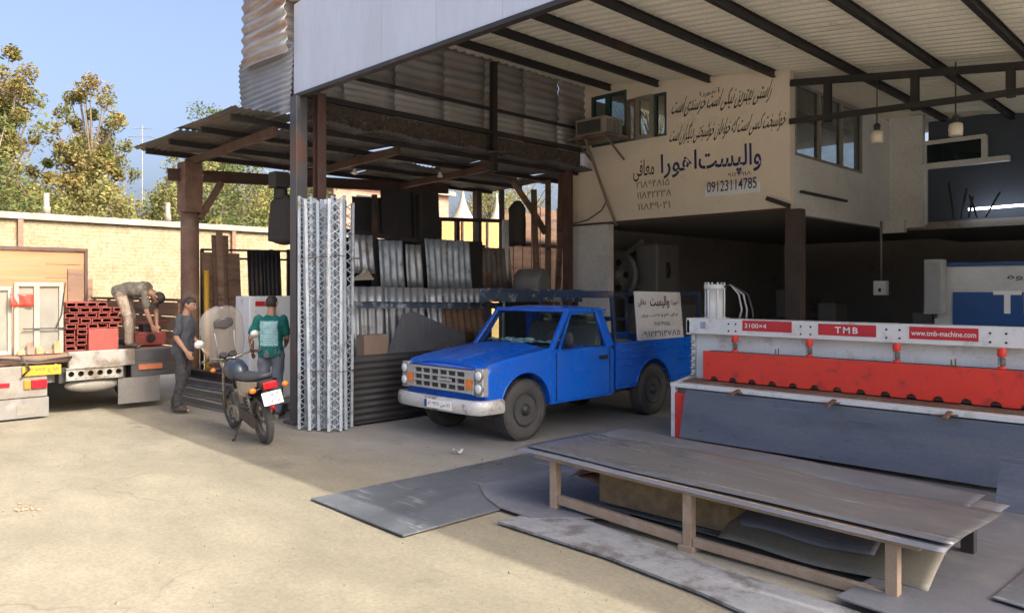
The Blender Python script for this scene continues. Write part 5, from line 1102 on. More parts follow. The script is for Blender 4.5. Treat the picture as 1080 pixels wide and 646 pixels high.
path = [(-.83,-.36),(-.835,-.60),(-.80,-.74),(-.70,-.795),(-.35,-.82),(0,-.825),(.35,-.82),(.70,-.795),(.80,-.74),(.835,-.60),(.83,-.40)]
g = MB(); vs=[]; cs=[(.03,.365),(-.005,.375),(-.02,.41),(-.02,.49),(-.005,.525),(.03,.535)]
for i,(x,y) in enumerate(path):
    p0=Vector(path[max(0,i-1)]+(0,)); p1=Vector(path[min(len(path)-1,i+1)]+(0,)); d=(p1-p0).normalized(); nrm=Vector((d.y,-d.x,0))   # outward
    for o_,z in cs: v=Vector((x,y,z))+nrm*(-o_); vs.append((v.x,v.y,z))
n=len(cs); fs=[[i*n+k,i*n+(k+1)%n,(i+1)*n+(k+1)%n,(i+1)*n+k] for i in range(len(path)-1) for k in range(n)]+[list(range(n)),[(len(path)-1)*n+k for k in range(n)]]
g.add(vs,fs); bu=autosmooth(g.build('front_bumper', m_bumper, T, local=True),50)
g = MB(); g.box(-.12,.40,-.853,-.844,.40,.50); pl=g.build('number_plate', m_numplate, T, local=True, bevel=.002)
g = MB(); g.box(-.118,-.07,-.8555,-.8535,.405,.495); g.build('plate_band', m_bluep, pl, local=True)
def ltext(s, name, mat, parent, o, right, up, W, H, **k):   # lettering given in the parent's own space
    MW = MWOF[parent]; R3 = MW.to_3x3(); return text(s, name, mat, parent, MW@Vector(o), R3@Vector(right), R3@Vector(up), W, H, **k)
ltext('۱۷ س ۸۳۹ ۶۵','plate_lettering',m_blacktxt,pl,(-.05,-.8535,.422),E1,E3,.42,.055,depth=.001,bold=.006)
g = MB(); g.sheet((.28,.40,1.075),(.22,0,-.01),(0,.10,.0),6,3,lambda a,b:.004*math.sin(a*7),.004); g.build('cowl_badge', M('worn_yellow_sticker',(.55,.42,.22),(.2,.1,.06),.6,0,30), T, local=True)
g = MB()
for s in (1,-1):
    g.tube([(s*(HW+.002),.438*math.cos(R(a)),.375+.438*math.sin(R(a))) for a in range(4,178,8)],.013,6)
g.build('arch_lip', m_blue, T, local=True)
g = MB(); g.box(-.45,-.35,-.55,4.0,.33,.44); g.box(.35,.45,-.55,4.0,.33,.44); g.box(-.5,.5,-.4,.6,.30,.55); g.box(-.62,.62,-.04,.04,.3,.38); g.box(-.62,.62,2.62,2.70,.3,.38); g.lathe([(.12,-.1),(.15,0),(.12,.1)],(0,2.66,.36),(1,0,0),14); g.build('chassis', m_iron, T, local=True)
for c,s in (((.70,0,.36),1),((-.70,0,.36),-1),((.70,2.66,.36),1),((-.70,2.66,.36),-1)): wheel(T, c, side=s)
# cargo bed
by0, by1 = 1.775, 4.08
for s in (1,-1):
    poly = [(by0,.44),(by0,1.04),(by1,1.04),(by1,.44)] + arc(2.66,.375,.43,9,171,14)
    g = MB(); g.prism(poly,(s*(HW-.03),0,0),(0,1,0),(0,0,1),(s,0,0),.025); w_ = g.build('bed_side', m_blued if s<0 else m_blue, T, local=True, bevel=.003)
    g = MB(); g.box(s*(HW-.05),s*(HW+.012),by0,by1,1.0405,1.075)
    for z in (.935,.84,.745,.50): 
        if z > .8: g.box(s*(HW-.004),s*(HW+.016),by0+.03,by1-.03,z,z+.03)
        else: g.box(s*(HW-.004),s*(HW+.010),by0+.03,2.66-.45,z,z+.028); g.box(s*(HW-.004),s*(HW+.010),2.66+.45,by1-.03,z,z+.028)
    g.build('bed_rib', m_blue, w_, local=True, bevel=.004)
    g = MB(); g.tube([(s*(HW+.0),2.66+.438*math.cos(R(a)),.375+.438*math.sin(R(a))) for a in range(9,172,8)],.013,6); g.build('arch_lip', m_blue, w_, local=True)
g = MB(); g.box(-HW+.04,HW-.04,by0,by1,.60,.63); g.box(-HW+.04,HW-.04,by0,by0+.03,.631,1.07); g.build('bed_floor', m_blued, T, local=True)
g = MB(); g.box(-HW+.02,HW-.02,by1-.0,by1+.03,.55,1.05); g.build('tailgate', m_blued, T, local=True, bevel=.005)
g = MB(); g.box(-.8,.8,by1+.03,by1+.09,.42,.52); g.build('rear_bumper', m_bumper, T, local=True, bevel=.01)
for s in (1,-1): g = MB(); g.box(s*.62,s*.78,by1+.031,by1+.05,.60,.74); g.build('tail_light', m_redlens, T, local=True, bevel=.006)
g = MB()
for x in (-.74,.74): 
    g.bar((x,by0+.04,1.0),(x*.93,by0+.02,1.74),.05,.05); g.bar((x,by1-.1,1.076),(x,by1-.1,1.74),.045,.045); g.bar((x,by0+.9,1.076),(x,by0+.9,1.74),.04,.04) if x<0 else None
g.bar((-.70,by0+.02,1.73),(.70,by0+.02,1.73),.05,.10); g.bar((-.72,by0+.03,1.4),(.72,by0+.03,1.4),.04,.05); g.bar((-.73,by0,1.72),(-.74,by1-.08,1.72),.05,.06); g.bar((-.74,by1-.1,1.73),(.74,by1-.1,1.73),.05,.06)
g.bar((-.72,by0,1.3),(-.74,by1-.1,1.3),.03,.05)
g.build('bed_rack', m_bluerack, T, local=True, bevel=.004)
T.scale = (.95, 1, 1)
# load in the bed
def sack(name, c, r, sc, mat, label, cat, seed):
    g = MB(); g.ball(c, r, 0, 20, sc); rr = random.Random(seed); o_ = Vector((rr.random()*9,)*3)
    for v in g.v: v += (v-Vector(c))*.35*mnoise.noise(v*4+o_)
    return g.build(name, mat, None, loc=c, label=label, cat=cat)
sack('jute_sack',(-6.60,8.85,.86),.25,(.9,1.25,.95),M('jute',(.26,.20,.14),(.17,.13,.10),.95,0,12,.6,.4),'slumped brown jute sack in the truck bed left of the white sign','sack',1)
sack('tool_bag',(-7.2,9.3,.82),.22,(1.2,1,.9),m_hair,'dark tool bag lying in the middle of the truck bed','bag',2)
g = MB(); g.lathe([(.30,0),(.34,.05),(.34,.15),(.30,.2)],(-7.45,8.62,1.1),(0,1,.1),24); g.build('spare_wheel', m_rubber, None, loc=(-7.45,8.62,.9), label='dark spare wheel standing in the truck bed behind the cab', cat='wheel')
# white board on the bed side
a = pt(673,359,X=-6.28); b_ = pt(721,306,X=-6.28); 
T = thing('lettered_board', 'white board with Persian writing standing on the truck bed side', 'sign board', (-6.28,a.y,1.07))
g = MB(); g.hexa([(-6.30,a.y,1.08),(-6.28,a.y,1.08),(-6.28,b_.y,1.08),(-6.30,b_.y,1.08),(-6.36,a.y,1.775),(-6.34,a.y,1.775),(-6.34,b_.y,1.755),(-6.36,b_.y,1.755)]); bd=g.build('panel', M('board_white',(.62,.62,.62),(.52,.52,.53),.6,0,4,stain=(.35,.33,.32),samt=.15), T, bevel=.002)
L=b_.y-a.y; upv=Vector((-.06,0,.69)).normalized(); Ry=(0,1,0)
def bt(s,y0,z,W,H,mt,**k): f=(z-1.08)/.69; text(s,'lettering',mt,bd,Vector((-6.279-.06*f,a.y+y0*L,z)),Ry,upv,W*L,H,depth=.003,**k)
bt('والپست',.30,1.50,.42,.21,m_blacktxt,bold=.022); bt('معافی',.05,1.55,.16,.13,m_blacktxt,bold=.01); bt('اهورا',.78,1.56,.16,.08,m_blacktxt,bold=.006)
bt('برش خم و نصب ورق',.10,1.385,.80,.075,m_blacktxt,bold=.008); bt('۲۱۸۶۴۸۱۵',.36,1.27,.34,.06,m_blacktxt,bold=.008); bt('۰۹۱۲۳۱۱۴۷۸۵',.08,1.12,.84,.085,m_bluetxt,bold=.008)

# ------------------------------------------------------------ lorry (tail towards the yard)
T = thing('flatbed_lorry', 'weathered flatbed lorry with its grey tail towards the yard', 'lorry', (-12.2, 3.5, 0))
XL = -12.2
def ly(u): a=(u-540)/800; return -XL*(1+a)/(1-a)
def lz(u,v): return pt(u,v,X=XL).z
g = MB(); g.box(-16.7,XL-.02,2.25,4.8,.76,.88); g.build('bed_floor', m_woodd, T)
g = MB(); g.box(XL-.12,XL,3.2,4.10,.66,.90); g.build('rear_sill', m_lorrygrey, T, bevel=.01)
g = MB(); g.box(XL-.10,XL-.005,4.102,4.82,.70,.885); g.box(XL-.06,XL-.01,4.05,4.70,.47,.699); g.build('right_corner_panel', m_poststeel, T, bevel=.01)
g = MB(); g.box(XL-.0,XL+.012,4.15,4.50,.575,.66); g.build('reflector', M('dull_orange_reflector',(.42,.12,.05),(.5,.2,.1),.5,0,20), T, bevel=.004)
# perforated beam with real holes
g = MB(); z0,z1=.50,.655; ys=[3.17+k*.127 for k in range(7)]; 
for k in range(6):
    y0_,y1_=ys[k],ys[k+1]; cy=(y0_+y1_)/2; czz=(z0+z1)/2; rad=.040; N_=16
    out=[]; inn=[]
    for j in range(N_):
        t=2*math.pi*j/N_; dx,dz=math.cos(t),math.sin(t); sc_=min((y1_-y0_)/2/max(abs(dx),1e-6),(z1-z0)/2/max(abs(dz),1e-6)); out.append((cy+dx*sc_,czz+dz*sc_)); inn.append((cy+dx*rad,czz+dz*rad))
    for x in (XL-.03,XL+.0):
        vs=[(x,p[0],p[1]) for p in out]+[(x,p[0],p[1]) for p in inn]; g.add(vs,[(j,(j+1)%N_,N_+(j+1)%N_,N_+j) for j in range(N_)])
    vs=[(XL-.03,p[0],p[1]) for p in inn]+[(XL,p[0],p[1]) for p in inn]; g.add(vs,[(j,(j+1)%N_,N_+(j+1)%N_,N_+j) for j in range(N_)])
g.box(XL-.03,XL+.02,3.16,3.94,z1,z1+.012); g.box(XL-.03,XL+.02,3.16,3.94,z0-.012,z0); g.build('perforated_bumper', m_lorrygrey, T)
g = MB(); g.box(XL-.3,XL-.10,3.1,4.0,.45,.68); g.build('cross_member', m_black, T)
g = MB(); 
for k in range(1): 
    c=Vector((XL-.12,3.55,.40)); g.ball(c,.36,0,24,(.28,1.05,.30))
g.build('bumper_tank', m_lorrywhite, T)
yl = ly(50)
g = MB(); g.box(XL-.05,XL,2.2,yl,.30,.74); g.build('left_tail_panel', m_lorrywhite, T, bevel=.012)
g = MB(); g.box(XL,XL+.03,ly(23),ly(64),.60,.735); yp=g.build('number_plate', m_yplate, T, bevel=.004)
text('۸۱ ع ۴۲۷ ۳۳','plate_lettering',m_blacktxt,yp,(XL+.0305,ly(23)+.03,.635),(0,1,0),E3,ly(64)-ly(23)-.06,.07,.001,bold=.012)
g = MB(); g.box(XL+.001,XL+.03,ly(33),ly(50)-.01,.42,.545); g.build('tail_light', m_redlens, T, bevel=.01)
g = MB(); g.box(XL+.001,XL+.028,ly(25),ly(32),.42,.545); g.build('indicator', m_orange, T, bevel=.008)
g = MB(); g.box(XL+.001,XL+.01,2.22,ly(10),.46,.52); g.build('side_reflector', m_redlens, T)
g = MB(); g.box(XL-.03,XL-.015,2.2,yl+.02,.02,.29); g.build('mudflap', m_flap, T); g = MB(); g.box(XL-.03,XL-.015,ly(125),ly(169),.08,.468); g.build('mudflap', m_flap, T)
g = MB(); g.box(XL-.012,XL-.008,ly(18),ly(38),.06,.2); g.build('flap_patch', m_lorrywhite, T)
MW0 = MWOF[T]
for yy,s in ((2.55,-1),(4.45,1)):
    for dx in (1.35,):
        # axis along world Y: build a lathe directly
        g = MB(); g.lathe([(.3,-.14),(.46,-.14),(.5,-.10),(.5,.10),(.46,.14),(.3,.14)],(XL-dx,yy,.5),(0,1,0),28); ty=g.build('wheel', m_rubber, T); g=MB(); g.lathe([(.29,-.12),(.29,.12),(.1,.13)],(XL-dx,yy,.5),(0,s,0),24); g.build('rim', m_rim, ty)
        g = MB(); g.lathe([(.3,-.14),(.46,-.14),(.5,-.10),(.5,.10),(.46,.14),(.3,.14)],(XL-4.6,yy,.5),(0,1,0),28); g.build('wheel', m_rubber, T)
g = MB(); g.box(XL-6.2,XL-.3,2.95,3.1,.45,.74); g.box(XL-6.2,XL-.3,3.9,4.05,.45,.74); g.build('chassis', m_iron, T)
# side boards: low on the right, with posts
g = MB(); 
for k in range(3): g.box(-16.6,XL-.05,4.76,4.79,.90+k*.235,1.12+k*.235)
sb=g.build('side_board', m_woodd, T); g=MB()
for k in range(6): x=XL-.12-k*.85; g.box(x-.04,x+.04,4.79,4.83,.8,1.62)
g.bar((-16.6,4.775,1.63),(XL-.04,4.775,1.63),.05,.04); g.build('side_post', m_redsteel, sb)
g = MB()
for k in range(3): g.box(-16.6,XL-1.9,2.25,2.28,.90+k*.235,1.12+k*.235)
g.build('side_board', m_woodd, T)
g = MB(); g.box(-16.72,-16.66,2.25,4.8,.88,2.0); g.build('headboard', m_woodd, T)
g = MB(); g.box(-18.5,-16.85,2.3,4.7,.5,1.5); g.box(-18.4,-16.9,2.35,4.65,1.5,2.35); cb=g.build('cab', m_lorrywhite, T, bevel=.06)
g = MB(); g.box(-18.2,-17.2,4.652,4.67,1.55,2.15); g.build('side_window', m_glassd, cb)
# wooden crate load
T = thing('plank_crate', 'tall sunlit honey coloured plank box standing on the lorry bed', 'crate', (-14.2,3,.89))
XK=-13.8; y1=pt(90,280,X=XK).y; zt=pt(45,264,X=XK).z; g = MB()
nb=7
for k in range(nb): z0_=.885+k*(zt-.885)/nb; g.box(XK-.03,XK+rnd.uniform(-.002,.004),1.6,y1-.02,z0_+.004,.885+(k+1)*(zt-.885)/nb-.003)
for k in range(nb): z0_=.885+k*(zt-.885)/nb; g.box(XK-2.2,XK-.031,y1-.05,y1-.02+rnd.uniform(-.002,.002),z0_+.004,.885+(k+1)*(zt-.885)/nb-.003)
g.build('planks', m_wood, T)
g = MB(); g.box(XK-.04,XK+.03,y1-.019,y1+.03,.885,zt+.0); g.box(XK-.05,XK+.035,1.6,y1+.03,zt+.002,zt+.05); g.box(XK-2.2,XK-.05,y1-.06,y1+.02,zt+.002,zt+.04); g.build('edge_iron', m_redsteel, T)
a=pt(72,315,X=XK+.05); b_=pt(88,284,X=XK+.05); g=MB(); g.box(XK+.006,XK+.03,a.y,b_.y,.89,b_.z); g.build('crate_shade_patch', m_woodd, T)  # dark patch standing in for the stepped shade on the crate
g = MB(); a = pt(60,262,X=XK-.6); g.ball((XK-.6,a.y,zt+.0),.35,0,16,(1,1.1,.28)); g.build('tyre_top', m_woodd, None, loc=(XK-.6,a.y,zt), label='brown rounded bundle lying on top of the plank box', cat='bundle')
# white glazed window units on the lorry tail
for i,(u0,u1,v0,v1,X) in enumerate(((15,67,298,376,-12.28),(-22,13,302,372,-12.36))):
    a=pt(u0,v1,X=X); b_=pt(u1,v0,X=X); T = thing('window_unit', ['white glazed window unit with a red rag standing on the lorry tail','second white glazed window unit cut by the left edge of the photo'][i], 'window unit', (X,a.y,a.z), 0, 'old window units on the lorry'); g=MB(); t=.055; z0_=.89; y0_,y1_,z1_=a.y,b_.y,b_.z
    g.box(X-.06,X,y0_,y0_+t,z0_,z1_); g.box(X-.06,X,y1_-t,y1_,z0_,z1_); g.box(X-.06,X,y0_+t,y1_-t,z0_,z0_+t); g.box(X-.06,X,y0_+t,y1_-t,z1_-t,z1_); ym=(y0_+y1_)/2-.03; g.box(X-.06,X-.001,ym-.035,ym+.035,z0_+t,z1_-t); g.build('frame', m_alu, T, bevel=.005)
    for (ya_,yb_) in ((y0_+t,ym-.035),(ym+.035,y1_-t)): g=MB(); g.box(X-.035,X-.03,ya_,yb_,z0_+t,z1_-t); g.build('pane', m_frost, T)
    if i==0:
        g=MB(); g.sheet((X+.01,y0_-.05,z1_-.33),(0,.28,0),(.0,0,.17),8,5,lambda a,b:.02*math.sin(a*9+b*3),.004); g.build('red_rag', m_red, None, loc=(X,y0_,z1_-.3), label='red rag tied to the white window unit on the lorry', cat='rag')
        g=MB(); g.bar((X+.02,y0_+.1,z0_+.36),(X+.02,y1_+.05,z0_+.355),.015); g.tube([(X+.02,y1_-.1,z0_+.36),(X+.02,y1_-.03,z0_+.55),(X+.01,y1_+.02,z1_)],.008,5); g.build('tie_rope', m_black, None, loc=(X,y0_,z0_), label='dark tie rope across the white window unit', cat='rope')
        for k in range(5):
            c=Vector((X+.05,y0_+.07+k*.11,.895)); g=MB(); h_=.06+.05*((k*2)%3); w__=.05; g.hexa([(c.x,c.y-w__,c.z),(c.x+.03,c.y-w__*.7,c.z),(c.x+.03,c.y+w__,c.z),(c.x,c.y+w__*.9,c.z),(c.x-.03,c.y-w__*.6,c.z+h_),(c.x-.02,c.y-w__*.6,c.z+h_*.8),(c.x-.02,c.y+w__*.7,c.z+h_*1.1),(c.x-.03,c.y+w__*.7,c.z+h_)]); setp(g.build('cardboard_offcut', [m_wood,m_rust][k%2], None, loc=c), ['crumpled brown scrap at the left foot of the window unit','second brown scrap along the foot of the window unit','middle brown scrap along the foot of the window unit','fourth brown scrap along the foot of the window unit','crumpled brown scrap at the right foot of the window unit'][k],'scrap','brown scraps at the foot of the window unit')
g=MB(); g.tube([(XL+.03,2.3,.86),(XL+.05,ly(40),.80),(XL+.04,ly(75),.83)],.02,6); g.tube([(XL+.05,2.6,.88),(XL+.06,ly(30),.70),(XL+.05,ly(22),.60)],.015,6); g.build('strap', m_black, None, loc=(XL,2.4,.85), label='loose black strap hanging along the lorry tail above the yellow plate', cat='strap')
# red tubes, open ends to the yard
XTb=-12.55; lab='red primed square steel tube with its open end facing the yard'; tw,thh=.145,.080
g=MB(); w2,h2=tw/2-.006,thh/2-.006; L_=1.9; t=.010
g.box(-L_,0,-w2,w2,-h2,-h2+t); g.box(-L_,0,-w2,w2,h2-t,h2); g.box(-L_,0,-w2,-w2+t,-h2+t,h2-t); g.box(-L_,0,w2-t,w2,-h2+t,h2-t); g.box(-L_*.5,-L_*.5+.01,-w2+t,w2-t,-h2+t,h2-t)
tube0=None
yb0=pt(69,367,X=XTb).y+.07; cols=[0,1,2,3,4]
for c_ in range(5):
    for r_ in range(9):
        if c_>=2 and r_<4: continue
        if c_==4 and r_>7: continue
        off = .05 if r_>=5 and r_%2 else 0
        p=(XTb+rnd.uniform(-.04,.04), yb0+c_*tw*1.02+off, .885+thh/2+r_*thh*1.01)
        if tube0 is None: tube0=g.build('square_tube', m_redtube, None, loc=(0,0,0), local=True, label=lab, cat='steel tube', group='red square tubes stacked on the lorry'); tube0.location=p
        else: copy_tree(tube0, loc=p)
a=pt(99,367,X=XTb+.1); 
g=MB(); g.box(XTb-1.6,XTb+.06,yb0+1.55*tw,yb0+4.4*tw,.886,1.205); g.build('red_box_section', m_redtube, None, loc=(XTb,yb0+3*tw,.886), bevel=.006, label='large closed red box section at the right foot of the tube stack', cat='steel box')
a=pt(160,367,X=-12.7); T=thing('red_generator','red generator beside the bent man on the lorry bed','generator',(-12.8,a.y,.885)); g=MB()
g.box(-13.1,-12.75,a.y-.24,a.y+.26,.90,1.12); g.build('body', m_redtube, T, bevel=.03)
g=MB()
for yy in (-.27,.29): g.tube([(-12.72,a.y+yy,.89),(-12.72,a.y+yy,1.28),(-13.12,a.y+yy,1.28),(-13.12,a.y+yy,.89)],.014,6)
g.tube([(-12.72,a.y-.27,1.28),(-12.72,a.y+.29,1.28)],.014,6); g.build('frame', m_redtube, T)
g=MB(); g.box(-13.0,-12.78,a.y-.1,a.y+.12,1.121,1.24); g.lathe([(.07,0),(.07,.03)],(-12.745,a.y,1.02),(1,0,0),14); g.build('engine', m_black, T, bevel=.01)
# ------------------------------------------------------------ motorcycle; own space: nose +y, x to its right
bp_ = Vector((-8.36,4.27,0)); hd = Vector((-1.25,.17,0)).normalized(); rz = math.atan2(hd.y,hd.x)-math.pi/2
T = thing('motorcycle', 'small motorcycle on its side stand with a tall clear windscreen and white plate', 'motorcycle', bp_, rz)
LEAN = Matrix.Rotation(R(-9),4,'Y'); MWOF[T] = MWOF[T] @ LEAN
T.rotation_euler = (MWOF[T].to_3x3()).to_euler()
m_tank=M('bike_tank_paint',(.025,.038,.06),(.02,.03,.045),.4,0,5,.5,0,coat=.3); m_bsilver=M('dusty_engine_alloy',(.36,.34,.30),(.20,.17,.13),.5,.6,8,.7,.2,70,stain=(.14,.09,.05),samt=.3,sscale=5); m_bblack=M('bike_frame_black',(.03,.028,.027),(.07,.055,.045),.6,.1,8,.6,.1); m_vinyl=M('seat_vinyl',(.035,.04,.05),(.06,.065,.075),.55,0,6,.5,.15)
def bwheel(c,r,w):
    g=MB(); prof=[(r-.055,-w*.35),(r-.03,-w/2),(r-.008,-w*.3),(r,0),(r-.008,w*.3),(r-.03,w/2),(r-.055,w*.35)]; g.lathe(prof,c,(1,0,0),40)
    # open the centre: build as torus tube instead
    g=MB(); g.tube([(c[0],c[1]+(r-w/2)*math.cos(k*math.pi/20),c[2]+(r-w/2)*math.sin(k*math.pi/20)) for k in range(40)],w/2,10,closed=True)
    for k in range(60):
        t=k*math.pi/30; 
        for s in (-1,1): cc=Vector((c[0]+s*w*.22,c[1]+(r-.004)*math.cos(t),c[2]+(r-.004)*math.sin(t))); g.box(cc.x-w*.12,cc.x+w*.12,cc.y-.007,cc.y+.007,cc.z-.007,cc.z+.007)
    ty=g.build('wheel',m_rubber,T,local=True)
    g=MB(); rr_=r-w+.004; g.tube([(c[0],c[1]+rr_*math.cos(k*math.pi/20),c[2]+rr_*math.sin(k*math.pi/20)) for k in range(40)],.016,8,closed=True)
    g.lathe([(.06,-.05),(.07,-.03),(.04,-.02),(.04,.02),(.07,.03),(.06,.05)],c,(1,0,0),16)
    for k in range(24):
        t=2*math.pi*k/24; s=1 if k%2 else -1; g.tube([(c[0]+s*.03,c[1]+.05*math.cos(t+.4*s),c[2]+.05*math.sin(t+.4*s)),(c[0],c[1]+rr_*math.cos(t),c[2]+rr_*math.sin(t))],.0022,4)
    g.build('rim',m_bsilver,ty,local=True); return ty
bwheel((0,0,.30),.30,.10); bwheel((0,1.28,.30),.295,.085)
g=MB(); g.tube([(0,.05,.30),(0,.45,.34),(0,.50,.5),(0,.55,.72),(0,1.0,.82),(0,1.05,.70)],.025,8); g.tube([(0,.5,.30),(0,.85,.30),(0,.98,.72)],.02,8); g.tube([(0,.55,.72),(0,0,.78),(0,-.2,.80)],.02,8)
for s in (-1,1): g.tube([(s*.09,0,.30),(s*.09,.45,.36)],.018,8); g.tube([(s*.1,.1,.76),(s*.1,-.25,.80),(s*.07,-.38,.80)],.013,6)
g.build('frame',m_bblack,T,local=True)
for s in (-1,1):
    g=MB(); g.tube([(s*.115,.02,.34),(s*.11,.10,.72)],.016,8); g.tube([(s*.115+.03*math.cos(k*.9)*.9,.04+.06*(k/40)+.03*math.sin(k*.9),.42+.0062*k) for k in range(40)],.006,5); g.lathe([(.022,0),(.03,.01),(.03,.05)],(s*.115,.02,.34),(0,.2,1),10); g.build('rear_shock',m_bsilver,T,local=True)
    g=MB(); g.tube([(s*.08,1.28,.30),(s*.08,1.20,.60),(s*.075,1.04,.98)],[.022,.02,.016],8); g.build('fork_leg',m_bsilver,T,local=True)
g=MB(); g.box(-.11,.11,.48,.80,.24,.42); g.lathe([(.10,0),(.11,.02),(.10,.05)],(.11,.56,.34),(1,0,0),16); g.lathe([(.10,0),(.11,.02),(.10,.05)],(-.11,.56,.34),(-1,0,0),16)
for k in range(7): g.box(-.075,.075,.72+k*.008,.86+k*.008,.42+k*.024,.432+k*.024)
g.lathe([(.055,0),(.055,.2)],(0,.78,.42),(0,.25,1),14); g.box(-.04,.04,.55,.68,.44,.56); g.build('engine',m_bsilver,T,local=True,bevel=.008)
g=MB(); g.tube([(.07,.88,.55),(.10,.98,.42),(.12,.85,.26),(.135,.55,.24),(.14,.2,.27),(.14,-.10,.31)],[.018,.018,.02,.03,.04,.035],10); g.build('exhaust',m_bblack,T,local=True)
g=MB(); g.prism([(-.16,.34),(-.05,.40),(.45,.44),(.5,.30),(.0,.22),(-.12,.24)],(-.115,0,0),(0,1,0),(0,0,1),(-1,0,0),.03); g.build('chain_case',m_bblack,T,local=True,bevel=.01)
g=MB(); g.tube([(0,.56,.80),(0,.66,.86),(0,.80,.885),(0,.95,.86),(0,1.02,.80)],[.07,.125,.145,.12,.05],16); 
for v in g.v: v.x*=1.05
o=g.build('fuel_tank',m_tank,T,local=True)
g=MB(); g.lathe([(.03,0),(.03,.02),(.02,.025)],(0,.80,1.028),(0,0,1),12); g.build('tank_cap',m_chrome,o,local=True)
# seat, tail
def loftr(rings,mat,name,parent=T,n=14):
    g=MB(); vs=[]
    for (y,z,w,h) in rings:
        for k in range(n):
            t=2*math.pi*k/n; c,s=math.cos(t),math.sin(t); ex=.6; vs.append((w*math.copysign(abs(c)**ex,c),y,z+h*math.copysign(abs(s)**ex,s)))
    m_=len(rings); fs=[[i*n+k,i*n+(k+1)%n,(i+1)*n+(k+1)%n,(i+1)*n+k] for i in range(m_-1) for k in range(n)]+[list(range(n))[::-1],[(m_-1)*n+k for k in range(n)]]
    g.add(vs,fs,0,True); return g.build(name,mat,parent,local=True)
loftr([(.60,.83,.07,.03),(.50,.83,.11,.045),(.2,.835,.13,.045),(-.1,.86,.125,.045),(-.3,.885,.11,.04),(-.38,.90,.06,.02)],m_vinyl,'seat')
for s in (-1,1):
    g=MB(); g.prism([(-.34,.78),(-.38,.85),(.0,.81),(.38,.79),(.36,.62),(.15,.60),(-.05,.70)],(s*.115,0,0),(0,1,0),(0,0,1),(s,0,0),.02); g.build('side_cover',M('bike_side_cover',(.42,.37,.30),(.25,.18,.12),.5,0,6) if s<0 else m_tank,T,local=True,bevel=.012)
loftr([(-.18,.80,.10,.05),(-.34,.80,.10,.055),(-.44,.80,.085,.045),(-.47,.80,.07,.035)],m_bblack,'tail_cowl')
g=MB(); g.box(-.085,.085,-.50,-.465,.75,.84); tl_=g.build('tail_light',m_redlens,T,local=True,bevel=.014)
for s in (-1,1): g=MB(); g.tube([(s*.08,-.40,.76),(s*.17,-.42,.76)],.012,6); st=g.build('indicator_stalk',m_bblack,T,local=True); g=MB(); g.ball((s*.20,-.43,.76),.042,0,12,(1.1,.7,.85)); g.build('indicator',m_orange,st,local=True)
for s in (-1,1): g=MB(); g.tube([(s*.07,1.10,.88),(s*.18,1.12,.88)],.01,6); st=g.build('indicator_stalk',m_bblack,T,local=True); g=MB(); g.ball((s*.20,1.12,.88),.035,0,12,(1.1,.7,.85)); g.build('indicator',m_orange,st,local=True)
g=MB(); g.tube([(0,-.36,.76),(0,-.46,.62),(0,-.44,.50)],.02,6); 
fend=[]; 
g.sheet((-.065,.16,.66),(.13,0,0),(0,-.62,-.10),6,10,lambda a,b:.05*math.sin(b*2.6)-.02*(2*a-1)**2*1.0,.004); g.build('rear_mudguard',m_bblack,T,local=True)
upb=Vector((0,.30,.95)).normalized(); g=MB(); c=Vector((0.0,-.505,.64)); rr_=Vector((1,0,0)); 
P=[c-rr_*.12-upb*.08,c+rr_*.12-upb*.08,c+rr_*.12+upb*.08,c-rr_*.12+upb*.08]; nb_=Vector((0,-.95,.3)).normalized()*.006
g.add(P+[p-nb_ for p in P],[(0,1,2,3),(7,6,5,4),(0,4,5,1),(1,5,6,2),(2,6,7,3),(3,7,4,0)]); np_=g.build('number_plate',m_numplate,T,local=True)
ltext('۷۶۴','plate_lettering',m_blacktxt,np_,c-rr_*.02+upb*.015,rr_,upb,.11,.045,depth=.002,bold=.03); ltext('۶۶۱۳۸','plate_lettering',m_blacktxt,np_,c-rr_*.10-upb*.062,rr_,upb,.20,.052,depth=.002,bold=.03)
g=MB(); g.tube([(0,-.43,.55),(0,-.475,.50)],.032,12); g.build('reflector',m_redlens,T,local=True)
g=MB(); g.tube([(-.36,.88,1.05),(-.30,.93,1.06),(-.10,1.0,1.02),(.10,1.0,1.02),(.30,.93,1.06),(.36,.88,1.05)],.012,8); hb=g.build('handlebar',m_bsilver,T,local=True)
for s in (-1,1): g=MB(); g.tube([(s*.28,.94,1.06),(s*.40,.85,1.045)],.019,8); g.build('grip',m_black,hb,local=True)
for s in (-1,1):
    g=MB(); g.tube([(s*.27,.95,1.06),(s*.30,.95,1.15),(s*.36,.93,1.24)],.006,6); mm_=g.build('mirror_stalk',m_bsilver,T,local=True); g=MB(); g.ball((s*.37,.93,1.28),.065,0,14,(1.05,.25,.85)); g.build('mirror',m_chrome,mm_,local=True)
g=MB(); g.lathe([(.06,0),(.09,.04),(.09,.09),(.07,.10)],(0,1.08,.94),(0,1,0),18); g.build('headlight',m_chrome,T,local=True)
g=MB(); g.lathe([(.05,0),(.05,.05)],(-.06,1.03,1.04),(0,-.5,.9),14); g.lathe([(.05,0),(.05,.05)],(.06,1.03,1.04),(0,-.5,.9),14); g.build('dial',m_black,T,local=True)
g=MB(); g.sheet((-.06,1.62,.42),(.12,0,0),(0,-.55,.16),6,10,lambda a,b:.09*math.sin(b*2.8)-.015*(2*a-1)**2,.004); g.build('front_mudguard',m_tank,T,local=True)
